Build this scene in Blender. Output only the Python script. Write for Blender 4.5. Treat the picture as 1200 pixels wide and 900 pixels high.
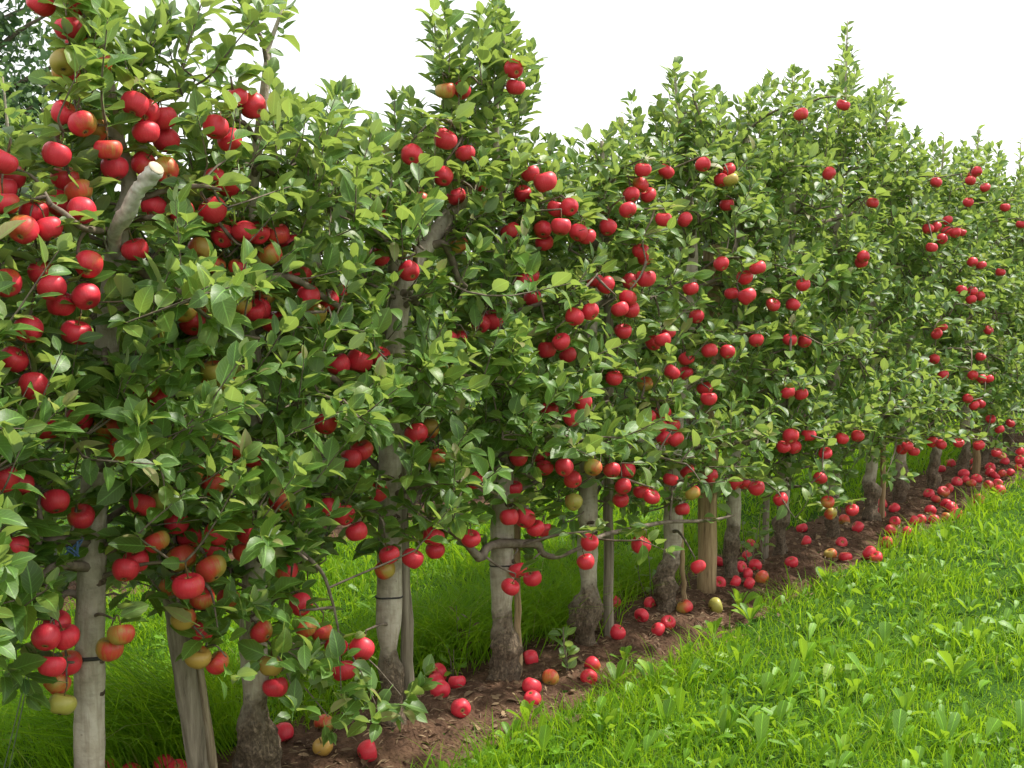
import bpy, math, random
import numpy as np
from mathutils import Matrix, Vector, Quaternion

for o in list(bpy.data.objects): bpy.data.objects.remove(o)
scene = bpy.context.scene
COL = scene.collection
rnd = random.Random(7)
RS = np.random.RandomState

# ------------------------------------------------------------------ camera, sky, sun, exposure
CAM = np.array([-1.60, -2.64, 1.55])
PITCH = math.radians(5.83)
YAW = math.radians(38.0)                      # heading, measured from the row (+X) towards the row
FPX = 1400.0                                  # focal length in photograph pixels (1200 wide)
cam_d = bpy.data.cameras.new('camera'); cam = bpy.data.objects.new('camera', cam_d); COL.objects.link(cam)
cam.location = CAM
cam.rotation_euler = (math.pi/2 - PITCH, 0, YAW - math.pi/2)
cam_d.sensor_fit = 'HORIZONTAL'; cam_d.sensor_width = 36; cam_d.lens = FPX/1200*36
cam_d.clip_start = 0.05; cam_d.clip_end = 2000
scene.camera = cam

SUN_EL = math.radians(54)
SUN_AZ = math.radians(-26)              # direction towards the sun, math angle from +X
world = bpy.data.worlds.new('World'); scene.world = world; world.use_nodes = True
nt = world.node_tree; nt.nodes.clear()
wo = nt.nodes.new('ShaderNodeOutputWorld'); bg = nt.nodes.new('ShaderNodeBackground')
sky = nt.nodes.new('ShaderNodeTexSky'); sky.sky_type = 'NISHITA'; sky.sun_disc = False
sky.sun_elevation = SUN_EL; sky.sun_rotation = math.pi/2 - SUN_AZ
sky.dust_density = 3.0; sky.air_density = 1.0
tc = nt.nodes.new('ShaderNodeTexCoord'); mp = nt.nodes.new('ShaderNodeMapping')
mp.inputs['Scale'].default_value = (1, 1, 2.4)
nz = nt.nodes.new('ShaderNodeTexNoise'); nz.inputs['Scale'].default_value = 2.3; nz.inputs['Detail'].default_value = 6
rp = nt.nodes.new('ShaderNodeValToRGB')
rp.color_ramp.elements[0].position = 0.30; rp.color_ramp.elements[0].color = (0.72, 0.72, 0.72, 1)
rp.color_ramp.elements[1].position = 0.62; rp.color_ramp.elements[1].color = (0.98, 0.98, 0.98, 1)
mx = nt.nodes.new('ShaderNodeMix'); mx.data_type = 'RGBA'
mx.inputs['B'].default_value = (11.2, 11.3, 11.3, 1)   # sunlit thin cloud
nt.links.new(tc.outputs['Generated'], mp.inputs['Vector']); nt.links.new(mp.outputs[0], nz.inputs['Vector'])
nt.links.new(nz.outputs['Fac'], rp.inputs[0]); nt.links.new(rp.outputs[0], mx.inputs['Factor'])
nt.links.new(sky.outputs[0], mx.inputs['A']); nt.links.new(mx.outputs['Result'], bg.inputs['Color'])
bg.inputs['Strength'].default_value = 0.115
nt.links.new(bg.outputs[0], wo.inputs[0])

sl = bpy.data.lights.new('sun', 'SUN'); sun = bpy.data.objects.new('sun', sl); COL.objects.link(sun)
sl.energy = 5.0; sl.angle = math.radians(2.5); sl.color = (1.0, 0.95, 0.86)
sd = Vector((math.cos(SUN_EL)*math.cos(SUN_AZ), math.cos(SUN_EL)*math.sin(SUN_AZ), math.sin(SUN_EL)))
sun.rotation_euler = sd.to_track_quat('Z', 'Y').to_euler()
sun.location = (0, -4, 8)

vs = scene.view_settings
vs.view_transform = 'Standard'; vs.look = 'None'; vs.exposure = 0.36; vs.gamma = 1.0; vs.use_curve_mapping = False
scene.render.engine = 'CYCLES'
scene.cycles.max_bounces = 8; scene.cycles.transmission_bounces = 6; scene.cycles.diffuse_bounces = 4

# ------------------------------------------------------------------ pixel <-> world
_fw = np.array([math.cos(YAW)*math.cos(PITCH), math.sin(YAW)*math.cos(PITCH), -math.sin(PITCH)])
_rt = np.array([math.sin(YAW), -math.cos(YAW), 0.0]); _up = np.cross(_rt, _fw)
def ray(px, py): return _fw*FPX + _rt*(px-600) + _up*(450-py)
def at_y(px, py, y):                          # point of a view ray on the vertical plane at distance y from the row
    d = ray(px, py); t = (y-CAM[1])/d[1]; return CAM + d*t
def at_z(px, py, z):
    d = ray(px, py); t = (z-CAM[2])/d[2]; return CAM + d*t
def proj(P):
    v = np.asarray(P)-CAM; z = v@_fw
    return 600+FPX*(v@_rt)/z, 450-FPX*(v@_up)/z, z

SP = 0.58                                     # tree spacing
def sstep(a, b, x):
    t = np.clip((x-a)/(b-a), 0, 1); return t*t*(3-2*t)
def gh(x, y):                                 # ground height
    x = np.asarray(x, float); y = np.asarray(y, float)
    h = 0.012*np.sin(x*2.1+y*1.3)+0.010*np.sin(x*0.9-y*2.7+1.0)+0.006*np.sin(x*5.3+2)*np.sin(y*6.1)
    bank = 0.045*sstep(-0.22, -0.60, y)+0.02*sstep(0.35, 0.8, y)-0.02*sstep(1.9, 2.2, y)*sstep(3.0, 2.7, y)
    mound = 0.03*np.exp(-(y/0.16)**2)
    return h*0.8+bank+mound

# ------------------------------------------------------------------ material helpers
def newmat(name):
    m = bpy.data.materials.new(name); m.use_nodes = True; m.node_tree.nodes.clear(); return m, m.node_tree
class N:
    def __init__(s, tree): s.t = tree
    def __call__(s, typ, ins=None, **props):
        n = s.t.nodes.new(typ)
        for k, v in props.items(): setattr(n, k, v)
        for k, v in (ins or {}).items():
            if isinstance(v, bpy.types.NodeSocket): s.t.links.new(v, n.inputs[k])
            else: n.inputs[k].default_value = v
        return n
    def mix(s, fac, a, b, blend='MIX'):
        n = s.t.nodes.new('ShaderNodeMix'); n.data_type = 'RGBA'; n.blend_type = blend
        for k, v in ((0, fac), (6, a), (7, b)):
            if isinstance(v, bpy.types.NodeSocket): s.t.links.new(v, n.inputs[k])
            else: n.inputs[k].default_value = v
        return n.outputs[2]
    def math(s, op, a, b=0.0, clamp=False):
        n = s.t.nodes.new('ShaderNodeMath'); n.operation = op; n.use_clamp = clamp
        for k, v in ((0, a), (1, b)):
            if isinstance(v, bpy.types.NodeSocket): s.t.links.new(v, n.inputs[k])
            else: n.inputs[k].default_value = v
        return n.outputs[0]
    def ramp(s, fac, stops, interp='LINEAR'):
        n = s.t.nodes.new('ShaderNodeValToRGB'); s.t.links.new(fac, n.inputs[0]); cr = n.color_ramp; cr.interpolation = interp
        while len(cr.elements) < len(stops): cr.elements.new(0.5)
        for e, (p, c) in zip(cr.elements, stops):
            e.position = p; e.color = c if len(c) == 4 else (*c, 1)
        return n.outputs[0]
def rgb(*c): return (*c, 1.0)

def leaf_material(name, dark, light, yellow, under, trans=0.32, rough=0.36, veins=True, attr='tint', spec=0.5, dead=None):
    m, t = newmat(name); n = N(t)
    a = n('ShaderNodeAttribute', attribute_name=attr)
    sp = n('ShaderNodeSeparateColor', {0: a.outputs['Color']})
    r, g, b = sp.outputs
    col = n.mix(r, rgb(*dark), rgb(*light)); col = n.mix(g, col, rgb(*yellow))
    if dead: col = n.mix(n.math('MULTIPLY', n.math('GREATER_THAN', b, 1-dead), 0.8), col, rgb(0.40, 0.33, 0.16))
    tcn = n('ShaderNodeTexCoord')
    ns = n('ShaderNodeTexNoise', {'Vector': tcn.outputs['Object'], 'Scale': 70.0, 'Detail': 3.0})
    col = n.mix(n.math('MULTIPLY', ns.outputs['Fac'], 0.35), col, rgb(*[c*0.55 for c in dark]))
    if veins:
        uv = n('ShaderNodeUVMap')
        su = n('ShaderNodeSeparateXYZ', {0: uv.outputs[0]})
        ax = n.math('ABSOLUTE', n.math('SUBTRACT', su.outputs[0], 0.5))
        mid = n.math('LESS_THAN', ax, 0.028)
        w = n.math('FRACT', n.math('SUBTRACT', n.math('MULTIPLY', su.outputs[1], 8.0), n.math('MULTIPLY', ax, 5.0)))
        vein = n.math('MULTIPLY', n.math('LESS_THAN', w, 0.13), 0.30)
        vv = n.math('MAXIMUM', n.math('MULTIPLY', mid, 0.75), vein)
        col = n.mix(vv, col, rgb(*[min(1, c*1.9+0.03) for c in light]))
        edge = n.math('MULTIPLY', n.math('GREATER_THAN', ax, 0.462), 0.35)
        col = n.mix(edge, col, rgb(*yellow))
    geo = n('ShaderNodeNewGeometry')
    ucol = n.mix(0.75, col, rgb(*under))
    fcol = n.mix(geo.outputs['Backfacing'], col, ucol)
    rg = n.math('ADD', n.math('MULTIPLY', geo.outputs['Backfacing'], 0.25), rough)
    bp = n('ShaderNodeBsdfPrincipled', {'Base Color': fcol, 'Roughness': rg, 'Specular IOR Level': spec})
    if veins:
        bm = n('ShaderNodeBump', {'Height': n.math('SUBTRACT', ns.outputs['Fac'], vein), 'Strength': 0.35, 'Distance': 0.003})
        t.links.new(bm.outputs[0], bp.inputs['Normal'])
    tcol = n.mix(0.55, col, rgb(*[min(1, c*2.2) for c in yellow]))
    tr = n('ShaderNodeBsdfTranslucent', {'Color': tcol})
    ms = n('ShaderNodeMixShader', {0: trans, 1: bp.outputs[0], 2: tr.outputs[0]})
    o = n('ShaderNodeOutputMaterial', {0: ms.outputs[0]})
    return m

M = {}
M['leaf'] = leaf_material('apple_leaf', (0.033, 0.096, 0.017), (0.118, 0.250, 0.036), (0.26, 0.33, 0.055), (0.26, 0.33, 0.20), trans=0.40, rough=0.45, dead=0.012)
M['far_leaf'] = leaf_material('far_tree_leaf', (0.030, 0.080, 0.028), (0.075, 0.165, 0.050), (0.13, 0.21, 0.06), (0.10, 0.16, 0.10), veins=False)
M['grass'] = leaf_material('grass_blade', (0.058, 0.165, 0.003), (0.165, 0.370, 0.005), (0.26, 0.38, 0.014), (0.14, 0.30, 0.008), trans=0.44, rough=0.5, veins=False, spec=0.22, dead=0.035)
M['weed'] = leaf_material('weed_leaf', (0.070, 0.185, 0.004), (0.175, 0.380, 0.008), (0.27, 0.39, 0.020), (0.19, 0.33, 0.06), trans=0.36, rough=0.5)
M['dark_weed'] = leaf_material('dark_weed_leaf', (0.055, 0.020, 0.014), (0.13, 0.04, 0.025), (0.10, 0.07, 0.02), (0.10, 0.05, 0.04), trans=0.2)

def bark_material():
    m, t = newmat('apple_bark'); n = N(t)
    tcn = n('ShaderNodeTexCoord'); ob = tcn.outputs['Object']
    st = n('ShaderNodeMapping', {'Vector': ob, 'Scale': (14, 14, 40)})
    n1 = n('ShaderNodeTexNoise', {'Vector': ob, 'Scale': 14.0, 'Detail': 7.0, 'Roughness': 0.6})
    n2 = n('ShaderNodeTexNoise', {'Vector': st.outputs[0], 'Scale': 2.2, 'Detail': 5.0})
    n3 = n('ShaderNodeTexNoise', {'Vector': ob, 'Scale': 95.0, 'Detail': 4.0})
    n4 = n('ShaderNodeTexVoronoi', {'Vector': ob, 'Scale': 26.0})
    col = n.ramp(n1.outputs['Fac'], [(0.25, (0.20, 0.165, 0.12)), (0.48, (0.42, 0.36, 0.28)), (0.75, (0.54, 0.485, 0.40))])
    band = n.ramp(n2.outputs['Fac'], [(0.33, (0.5, 0.5, 0.5)), (0.45, (1, 1, 1))])
    col = n.mix(0.30, col, band, 'MULTIPLY')
    big_ = n('ShaderNodeTexNoise', {'Vector': ob, 'Scale': 6.0, 'Detail': 5.0, 'Roughness': 0.6, 'Distortion': 0.6})
    col = n.mix(n.ramp(big_.outputs['Fac'], [(0.30, (0.8, 0.8, 0.8)), (0.48, (0, 0, 0))]), col, rgb(0.17, 0.135, 0.10))
    algae = n.ramp(n('ShaderNodeTexNoise', {'Vector': ob, 'Scale': 5.0, 'Detail': 4.0}).outputs['Fac'], [(0.5, (0, 0, 0)), (0.75, (0.5, 0.5, 0.5))])
    col = n.mix(algae, col, rgb(0.15, 0.16, 0.075))
    spots = n.ramp(n4.outputs['Distance'], [(0.04, (1, 1, 1)), (0.11, (0, 0, 0))])
    col = n.mix(n.math('MULTIPLY', spots, 0.6), col, rgb(0.05, 0.035, 0.022))
    # root stock below the graft: rough brown bark (mesh attribute, one value per vertex ring)
    at = n('ShaderNodeAttribute', attribute_name='rough_bark')
    k = n.math('ADD', at.outputs['Fac'], n.math('MULTIPLY', n.math('SUBTRACT', n1.outputs['Fac'], 0.5), 1.9))
    k = n.ramp(k, [(0.35, (0, 0, 0)), (0.75, (0.9, 0.9, 0.9))])
    brown = n.ramp(n3.outputs['Fac'], [(0.3, (0.062, 0.043, 0.028)), (0.52, (0.175, 0.122, 0.076)), (0.75, (0.33, 0.25, 0.165))])
    col = n.mix(k, col, brown)
    h = n.math('ADD', n.math('MULTIPLY', n1.outputs['Fac'], 0.8), n.math('MULTIPLY', n3.outputs['Fac'], 0.5))
    h = n.math('ADD', h, n.math('MULTIPLY', n2.outputs['Fac'], 0.12))
    vk = n('ShaderNodeTexNoise', {'Vector': n('ShaderNodeMapping', {'Vector': ob, 'Scale': (1, 1, 0.38)}).outputs[0], 'Scale': 55.0, 'Detail': 6.0, 'Roughness': 0.68, 'Distortion': 1.2})
    crk = n.ramp(n.math('ABSOLUTE', n.math('SUBTRACT', vk.outputs['Fac'], 0.5)), [(0.0, (0, 0, 0)), (0.085, (1, 1, 1))])
    h = n.math('ADD', h, n.math('MULTIPLY', n.math('MULTIPLY', crk, k), 1.1))
    col = n.mix(n.math('MULTIPLY', n.math('SUBTRACT', 1.0, crk), n.math('MULTIPLY', k, 0.55)), col, rgb(0.035, 0.024, 0.016))
    fs = n('ShaderNodeTexNoise', {'Vector': n('ShaderNodeMapping', {'Vector': ob, 'Scale': (1, 1, 0.10)}).outputs[0], 'Scale': 85.0, 'Detail': 5.0})
    col = n.mix(n.ramp(fs.outputs['Fac'], [(0.36, (0.4, 0.4, 0.4)), (0.50, (0, 0, 0))]), col, rgb(0.22, 0.17, 0.12))
    h = n.math('ADD', h, n.math('MULTIPLY', fs.outputs['Fac'], 0.5))
    bm = n('ShaderNodeBump', {'Height': h, 'Strength': 0.7, 'Distance': 0.007})
    bp = n('ShaderNodeBsdfPrincipled', {'Base Color': col, 'Roughness': 0.85, 'Normal': bm.outputs[0], 'Specular IOR Level': 0.25})
    n('ShaderNodeOutputMaterial', {0: bp.outputs[0]})
    return m
def twig_material(name, c0, c1):
    m, t = newmat(name); n = N(t)
    tcn = n('ShaderNodeTexCoord')
    n1 = n('ShaderNodeTexNoise', {'Vector': tcn.outputs['Object'], 'Scale': 45.0, 'Detail': 5.0})
    col = n.ramp(n1.outputs['Fac'], [(0.3, c0), (0.7, c1)])
    bm = n('ShaderNodeBump', {'Height': n1.outputs['Fac'], 'Strength': 0.5, 'Distance': 0.003})
    bp = n('ShaderNodeBsdfPrincipled', {'Base Color': col, 'Roughness': 0.75, 'Normal': bm.outputs[0], 'Specular IOR Level': 0.3})
    n('ShaderNodeOutputMaterial', {0: bp.outputs[0]}); return m
M['bark'] = bark_material()
M['limb'] = twig_material('limb_bark', (0.095, 0.070, 0.050), (0.24, 0.19, 0.145))
M['pale'] = twig_material('pale_limb_bark', (0.34, 0.30, 0.25), (0.72, 0.68, 0.61))
M['stalk'] = twig_material('stalk_brown', (0.10, 0.06, 0.02), (0.20, 0.15, 0.05))
M['band'] = twig_material('tie_band_dark', (0.02, 0.018, 0.016), (0.05, 0.045, 0.04))
M['scar'] = twig_material('scar_brown', (0.045, 0.03, 0.02), (0.16, 0.11, 0.07))
M['cutwood'] = twig_material('cut_wood', (0.42, 0.33, 0.22), (0.62, 0.53, 0.40))

def wood_material(name, c0, c1, crack=0.5):
    m, t = newmat(name); n = N(t)
    tcn = n('ShaderNodeTexCoord')
    st = n('ShaderNodeMapping', {'Vector': tcn.outputs['Object'], 'Scale': (30, 30, 1.6)})
    n1 = n('ShaderNodeTexNoise', {'Vector': st.outputs[0], 'Scale': 2.0, 'Detail': 8.0, 'Roughness': 0.65})
    n2 = n('ShaderNodeTexNoise', {'Vector': tcn.outputs['Object'], 'Scale': 7.0, 'Detail': 4.0})
    col = n.ramp(n1.outputs['Fac'], [(0.30, tuple(c*0.30 for c in c0)), (0.42, c0), (0.70, c1)])
    col = n.mix(n.math('MULTIPLY', n2.outputs['Fac'], crack), col, rgb(*[c*0.6 for c in c0]))
    bm = n('ShaderNodeBump', {'Height': n1.outputs['Fac'], 'Strength': 0.6, 'Distance': 0.005})
    bp = n('ShaderNodeBsdfPrincipled', {'Base Color': col, 'Roughness': 0.85, 'Normal': bm.outputs[0], 'Specular IOR Level': 0.2})
    n('ShaderNodeOutputMaterial', {0: bp.outputs[0]}); return m
M['greywood'] = wood_material('weathered_wood', (0.20, 0.165, 0.12), (0.42, 0.36, 0.27))
M['greytan'] = wood_material('split_wood', (0.26, 0.20, 0.125), (0.50, 0.41, 0.29))
M['tanwood'] = wood_material('tan_wood', (0.28, 0.19, 0.10), (0.50, 0.37, 0.21))

def apple_material(name, merged=False):
    m, t = newmat(name); n = N(t)
    if merged: src_ = n('ShaderNodeAttribute', attribute_name='tint').outputs['Color']; ob = n('ShaderNodeAttribute', attribute_name='fruit_pos').outputs['Vector']
    else: src_ = n('ShaderNodeObjectInfo').outputs['Color']; ob = n('ShaderNodeTexCoord').outputs['Object']
    sp = n('ShaderNodeSeparateColor', {0: src_})
    red, grn, rnd_ = sp.outputs
    off = n('ShaderNodeVectorMath', {0: ob, 1: rnd_}, operation='ADD')
    sx = n('ShaderNodeSeparateXYZ', {0: ob})
    ang = n.math('ARCTAN2', sx.outputs[1], sx.outputs[0])
    cv = n('ShaderNodeCombineXYZ', {0: n.math('MULTIPLY', ang, 3.5), 1: n.math('MULTIPLY', sx.outputs[2], 12.0), 2: n.math('MULTIPLY', rnd_, 30.0)})
    streak = n('ShaderNodeTexNoise', {'Vector': cv.outputs[0], 'Scale': 2.6, 'Detail': 4.0})
    blot = n('ShaderNodeTexNoise', {'Vector': off.outputs[0], 'Scale': 20.0, 'Detail': 3.0})
    side = n.math('MULTIPLY', sx.outputs[0], 9.0)
    s = n.math('ADD', n.math('MULTIPLY', blot.outputs['Fac'], 0.8), n.math('MULTIPLY', streak.outputs['Fac'], 0.55))
    s = n.math('ADD', s, side)
    s = n.math('ADD', s, n.math('MULTIPLY', n.math('SUBTRACT', red, 0.5), 2.3))
    mask = n.ramp(s, [(0.35, (0, 0, 0)), (0.95, (1, 1, 1))])
    ground = n.mix(grn, rgb(0.46, 0.24, 0.050), rgb(0.34, 0.37, 0.075))
    redc = n.mix(n.math('MULTIPLY', streak.outputs['Fac'], 0.9), rgb(0.78, 0.045, 0.075), rgb(0.52, 0.014, 0.028))
    orange = n.mix(streak.outputs['Fac'], rgb(0.54, 0.13, 0.035), rgb(0.50, 0.045, 0.025))
    c1 = n.mix(n.ramp(mask, [(0.0, (0, 0, 0)), (0.5, (1, 1, 1))]), ground, orange)
    col = n.mix(n.ramp(mask, [(0.45, (0, 0, 0)), (1.0, (1, 1, 1))]), c1, redc)
    # russet in the stalk cavity, pale lenticels
    rad = n.math('SQRT', n.math('ADD', n.math('MULTIPLY', sx.outputs[0], sx.outputs[0]), n.math('MULTIPLY', sx.outputs[1], sx.outputs[1])))
    cav = n.math('LESS_THAN', n.math('ADD', rad, n.math('MULTIPLY', streak.outputs['Fac'], 0.006)), 0.0125)
    col = n.mix(n.math('MULTIPLY', cav, 0.75), col, rgb(0.34, 0.24, 0.07))
    vo = n('ShaderNodeTexVoronoi', {'Vector': ob, 'Scale': 170.0})
    dots = n.math('MULTIPLY', n.math('LESS_THAN', vo.outputs['Distance'], 0.16), 0.22)
    col = n.mix(dots, col, rgb(0.62, 0.40, 0.20))
    rus = n('ShaderNodeTexNoise', {'Vector': off.outputs[0], 'Scale': 48.0, 'Detail': 5.0, 'Roughness': 0.7})
    col = n.mix(n.ramp(rus.outputs['Fac'], [(0.66, (0, 0, 0)), (0.74, (0.6, 0.6, 0.6))]), col, rgb(0.20, 0.11, 0.05))
    bp = n('ShaderNodeBsdfPrincipled', {'Base Color': col, 'Roughness': n.math('ADD', n.math('MULTIPLY', blot.outputs['Fac'], 0.28), 0.30), 'Specular IOR Level': 0.45})
    n('ShaderNodeOutputMaterial', {0: bp.outputs[0]}); return m
M['apple'] = apple_material('apple_skin'); M['far_apple'] = apple_material('far_apple_skin', True)

def soil_material():
    m, t = newmat('orchard_soil'); n = N(t)
    tcn = n('ShaderNodeTexCoord'); ob = tcn.outputs['Object']
    n1 = n('ShaderNodeTexNoise', {'Vector': ob, 'Scale': 9.0, 'Detail': 8.0, 'Roughness': 0.65})
    n2 = n('ShaderNodeTexNoise', {'Vector': ob, 'Scale': 75.0, 'Detail': 5.0})
    n3 = n('ShaderNodeTexVoronoi', {'Vector': ob, 'Scale': 60.0})
    col = n.ramp(n1.outputs['Fac'], [(0.3, (0.060, 0.033, 0.020)), (0.55, (0.135, 0.076, 0.045)), (0.8, (0.22, 0.135, 0.08))])
    col = n.mix(n.math('MULTIPLY', n2.outputs['Fac'], 0.55), col, rgb(0.05, 0.028, 0.018))
    h = n.math('ADD', n2.outputs['Fac'], n.math('MULTIPLY', n3.outputs['Distance'], 0.8))
    bm = n('ShaderNodeBump', {'Height': h, 'Strength': 0.9, 'Distance': 0.012})
    bp = n('ShaderNodeBsdfPrincipled', {'Base Color': col, 'Roughness': 0.95, 'Normal': bm.outputs[0], 'Specular IOR Level': 0.15})
    n('ShaderNodeOutputMaterial', {0: bp.outputs[0]}); return m
M['soil'] = soil_material()
def turf_material():
    m, t = newmat('turf_ground'); n = N(t)
    tcn = n('ShaderNodeTexCoord'); ob = tcn.outputs['Object']
    n1 = n('ShaderNodeTexNoise', {'Vector': ob, 'Scale': 3.0, 'Detail': 8.0, 'Roughness': 0.7})
    n2 = n('ShaderNodeTexNoise', {'Vector': ob, 'Scale': 60.0, 'Detail': 5.0})
    col = n.ramp(n1.outputs['Fac'], [(0.3, (0.030, 0.075, 0.008)), (0.6, (0.050, 0.125, 0.010)), (0.8, (0.075, 0.13, 0.02))])
    col = n.mix(n.math('MULTIPLY', n2.outputs['Fac'], 0.5), col, rgb(0.03, 0.07, 0.012))
    bm = n('ShaderNodeBump', {'Height': n2.outputs['Fac'], 'Strength': 1.0, 'Distance': 0.03})
    bp = n('ShaderNodeBsdfPrincipled', {'Base Color': col, 'Roughness': 0.95, 'Normal': bm.outputs[0], 'Specular IOR Level': 0.1})
    n('ShaderNodeOutputMaterial', {0: bp.outputs[0]}); return m
M['turf'] = turf_material()
def plain(name, c, rough=0.6, metal=0.0):
    m, t = newmat(name); n = N(t)
    tcn = n('ShaderNodeTexCoord')
    n1 = n('ShaderNodeTexNoise', {'Vector': tcn.outputs['Object'], 'Scale': 30.0})
    col = n.mix(n.math('MULTIPLY', n1.outputs['Fac'], 0.5), rgb(*c), rgb(*[x*0.5 for x in c]))
    bp = n('ShaderNodeBsdfPrincipled', {'Base Color': col, 'Roughness': rough, 'Metallic': metal})
    n('ShaderNodeOutputMaterial', {0: bp.outputs[0]}); return m
M['wire'] = plain('galvanised_wire', (0.55, 0.55, 0.53), 0.4, 0.7)
M['twine'] = plain('blue_twine', (0.09, 0.16, 0.34), 0.8)
M['straw'] = leaf_material('dry_litter', (0.14, 0.085, 0.045), (0.36, 0.25, 0.13), (0.10, 0.05, 0.03), (0.22, 0.16, 0.10), trans=0.1, rough=0.8, veins=False)

# ------------------------------------------------------------------ mesh helpers
def tri_mesh(name, V, T, mat, tint=None, uv=None, smooth=True, fattr=None):
    V = np.ascontiguousarray(V, np.float32); T = np.ascontiguousarray(T, np.int32)
    me = bpy.data.meshes.new(name)
    me.vertices.add(len(V)); me.vertices.foreach_set('co', V.ravel())
    me.loops.add(T.size); me.loops.foreach_set('vertex_index', T.ravel())
    me.polygons.add(len(T)); me.polygons.foreach_set('loop_start', np.arange(0, T.size, 3, dtype=np.int32))
    me.polygons.foreach_set('loop_total', np.full(len(T), 3, np.int32))
    if smooth: me.polygons.foreach_set('use_smooth', np.ones(len(T), bool))
    if uv is not None:
        l = me.uv_layers.new(name='UVMap'); l.data.foreach_set('uv', np.ascontiguousarray(uv[T.ravel()], np.float32).ravel())
    if tint is not None:
        a = me.attributes.new('tint', 'FLOAT_COLOR', 'POINT')
        c = np.ones((len(V), 4), np.float32); c[:, :3] = tint; a.data.foreach_set('color', c.ravel())
    if fattr is not None:
        a = me.attributes.new('rough_bark', 'FLOAT', 'POINT'); a.data.foreach_set('value', np.ascontiguousarray(fattr, np.float32))
    me.update(calc_edges=True); me.materials.append(mat)
    return me
class Geo:
    def __init__(s): s.V = []; s.T = []; s.n = 0; s.A = []
    def add(s, V, T, a=None):
        s.V.append(V); s.T.append(np.asarray(T)+s.n); s.n += len(V)
        s.A.append(np.zeros(len(V)) if a is None else a)
    def mesh(s, name, mat, org=(0, 0, 0), attr=False, smooth=True):
        return tri_mesh(name, np.concatenate(s.V)-np.asarray(org), np.concatenate(s.T), mat, smooth=smooth, fattr=np.concatenate(s.A) if attr else None)
def link(name, data, parent=None, loc=None, label=None, cat=None, group=None, kind=None):
    o = bpy.data.objects.new(name, data); COL.objects.link(o)
    if loc is not None: o.location = loc
    if parent is not None: o.parent = parent
    if label: o['label'] = label
    if cat: o['category'] = cat
    if group: o['group'] = group
    if kind: o['kind'] = kind
    return o
def catmull(P, n):
    P = np.asarray(P, float); Q = np.vstack([2*P[0]-P[1], P, 2*P[-1]-P[-2]])
    out = []; m = len(P)-1
    for s in np.linspace(0, m, n):
        i = min(int(s), m-1); u = s-i; a, b, c, d = Q[i:i+4]
        out.append(0.5*((2*b)+(-a+c)*u+(2*a-5*b+4*c-d)*u*u+(-a+3*b-3*c+d)*u**3))
    return np.array(out)
def tube(P, R, ns=6, cap=True, bump=0.0, rs=None):
    P = np.asarray(P, float); R = np.broadcast_to(np.asarray(R, float), (len(P),))
    T = np.gradient(P, axis=0); T /= np.linalg.norm(T, axis=1)[:, None]+1e-9
    ref = np.array([1.0, 0, 0]) if abs(T[0][0]) < 0.8 else np.array([0, 1.0, 0])
    u = np.cross(T[0], ref); u /= np.linalg.norm(u)
    ang = np.arange(ns)*2*math.pi/ns
    V = []
    for p, t, r in zip(P, T, R):
        u = u-t*(u@t); u /= np.linalg.norm(u)+1e-9; v = np.cross(t, u)
        rr = r*(1+bump*rs.randn(ns)) if bump else r
        V.append(p+(np.cos(ang)*rr)[:, None]*u+(np.sin(ang)*rr)[:, None]*v)
    n = len(P); V = np.concatenate(V); F = []
    i = np.arange(ns); j = (i+1) % ns
    for k in range(n-1):
        a, b = k*ns, (k+1)*ns
        F.append(np.stack([a+i, a+j, b+j], 1)); F.append(np.stack([a+i, b+j, b+i], 1))
    if cap:
        V = np.vstack([V, P[0], P[-1]]); c0 = n*ns
        F.append(np.stack([np.full(ns, c0), j, i], 1)); F.append(np.stack([np.full(ns, c0+1), (n-1)*ns+i, (n-1)*ns+j], 1))
    return V, np.concatenate(F)
def unit(v): v = np.asarray(v, float); return v/(np.linalg.norm(v, axis=-1, keepdims=True)+1e-9)

# leaf template: stations along the blade; petiole strip + 20 triangles
LV = [0.0, 0.10, 0.30, 0.55, 0.78, 0.92, 1.0]; LW = [0.0, 0.58, 0.96, 0.98, 0.64, 0.25, 0.0]
def leaf_template(LW, LV=LV):
    v, x, uv, tr = [], [], [], []
    v += [-0.28, -0.28, 0.02, 0.02]; x += [-0.05, 0.05, -0.045, 0.045]; uv += [(0.5, 0)]*4
    tr += [(0, 1, 3), (0, 3, 2)]
    b = 4; v.append(0.0); x.append(0.0); uv.append((0.5, 0))
    rows = []
    k = 5
    for q in range(1, len(LV)-1):
        for sgn in (-1, 0, 1):
            v.append(LV[q]); x.append(sgn*LW[q]); uv.append((0.5+0.5*sgn, LV[q]))
        rows.append((k, k+1, k+2)); k += 3
    v.append(1.0); x.append(0.0); uv.append((0.5, 1.0)); tip = k
    tr += [(b, rows[0][1], rows[0][0]), (b, rows[0][2], rows[0][1])]
    for r0, r1 in zip(rows, rows[1:]):
        for a in (0, 1): tr += [(r0[a], r0[a+1], r1[a+1]), (r0[a], r1[a+1], r1[a])]
    tr += [(rows[-1][0], rows[-1][1], tip), (rows[-1][1], rows[-1][2], tip)]
    return np.array(v), np.array(x), np.array(uv), np.array(tr)
TV, TX, TUV, TT = leaf_template(LW); LOW = leaf_template([0.0, 0.74, 1.0, 0.55, 0.0], [0.0, 0.16, 0.48, 0.82, 1.0]); LOWO = leaf_template([0.0, 0.40, 0.90, 0.96, 0.0], [0.0, 0.2, 0.55, 0.88, 1.0])
OBOV = leaf_template([0.0, 0.30, 0.62, 0.95, 1.0, 0.72, 0.0])[1]
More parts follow.
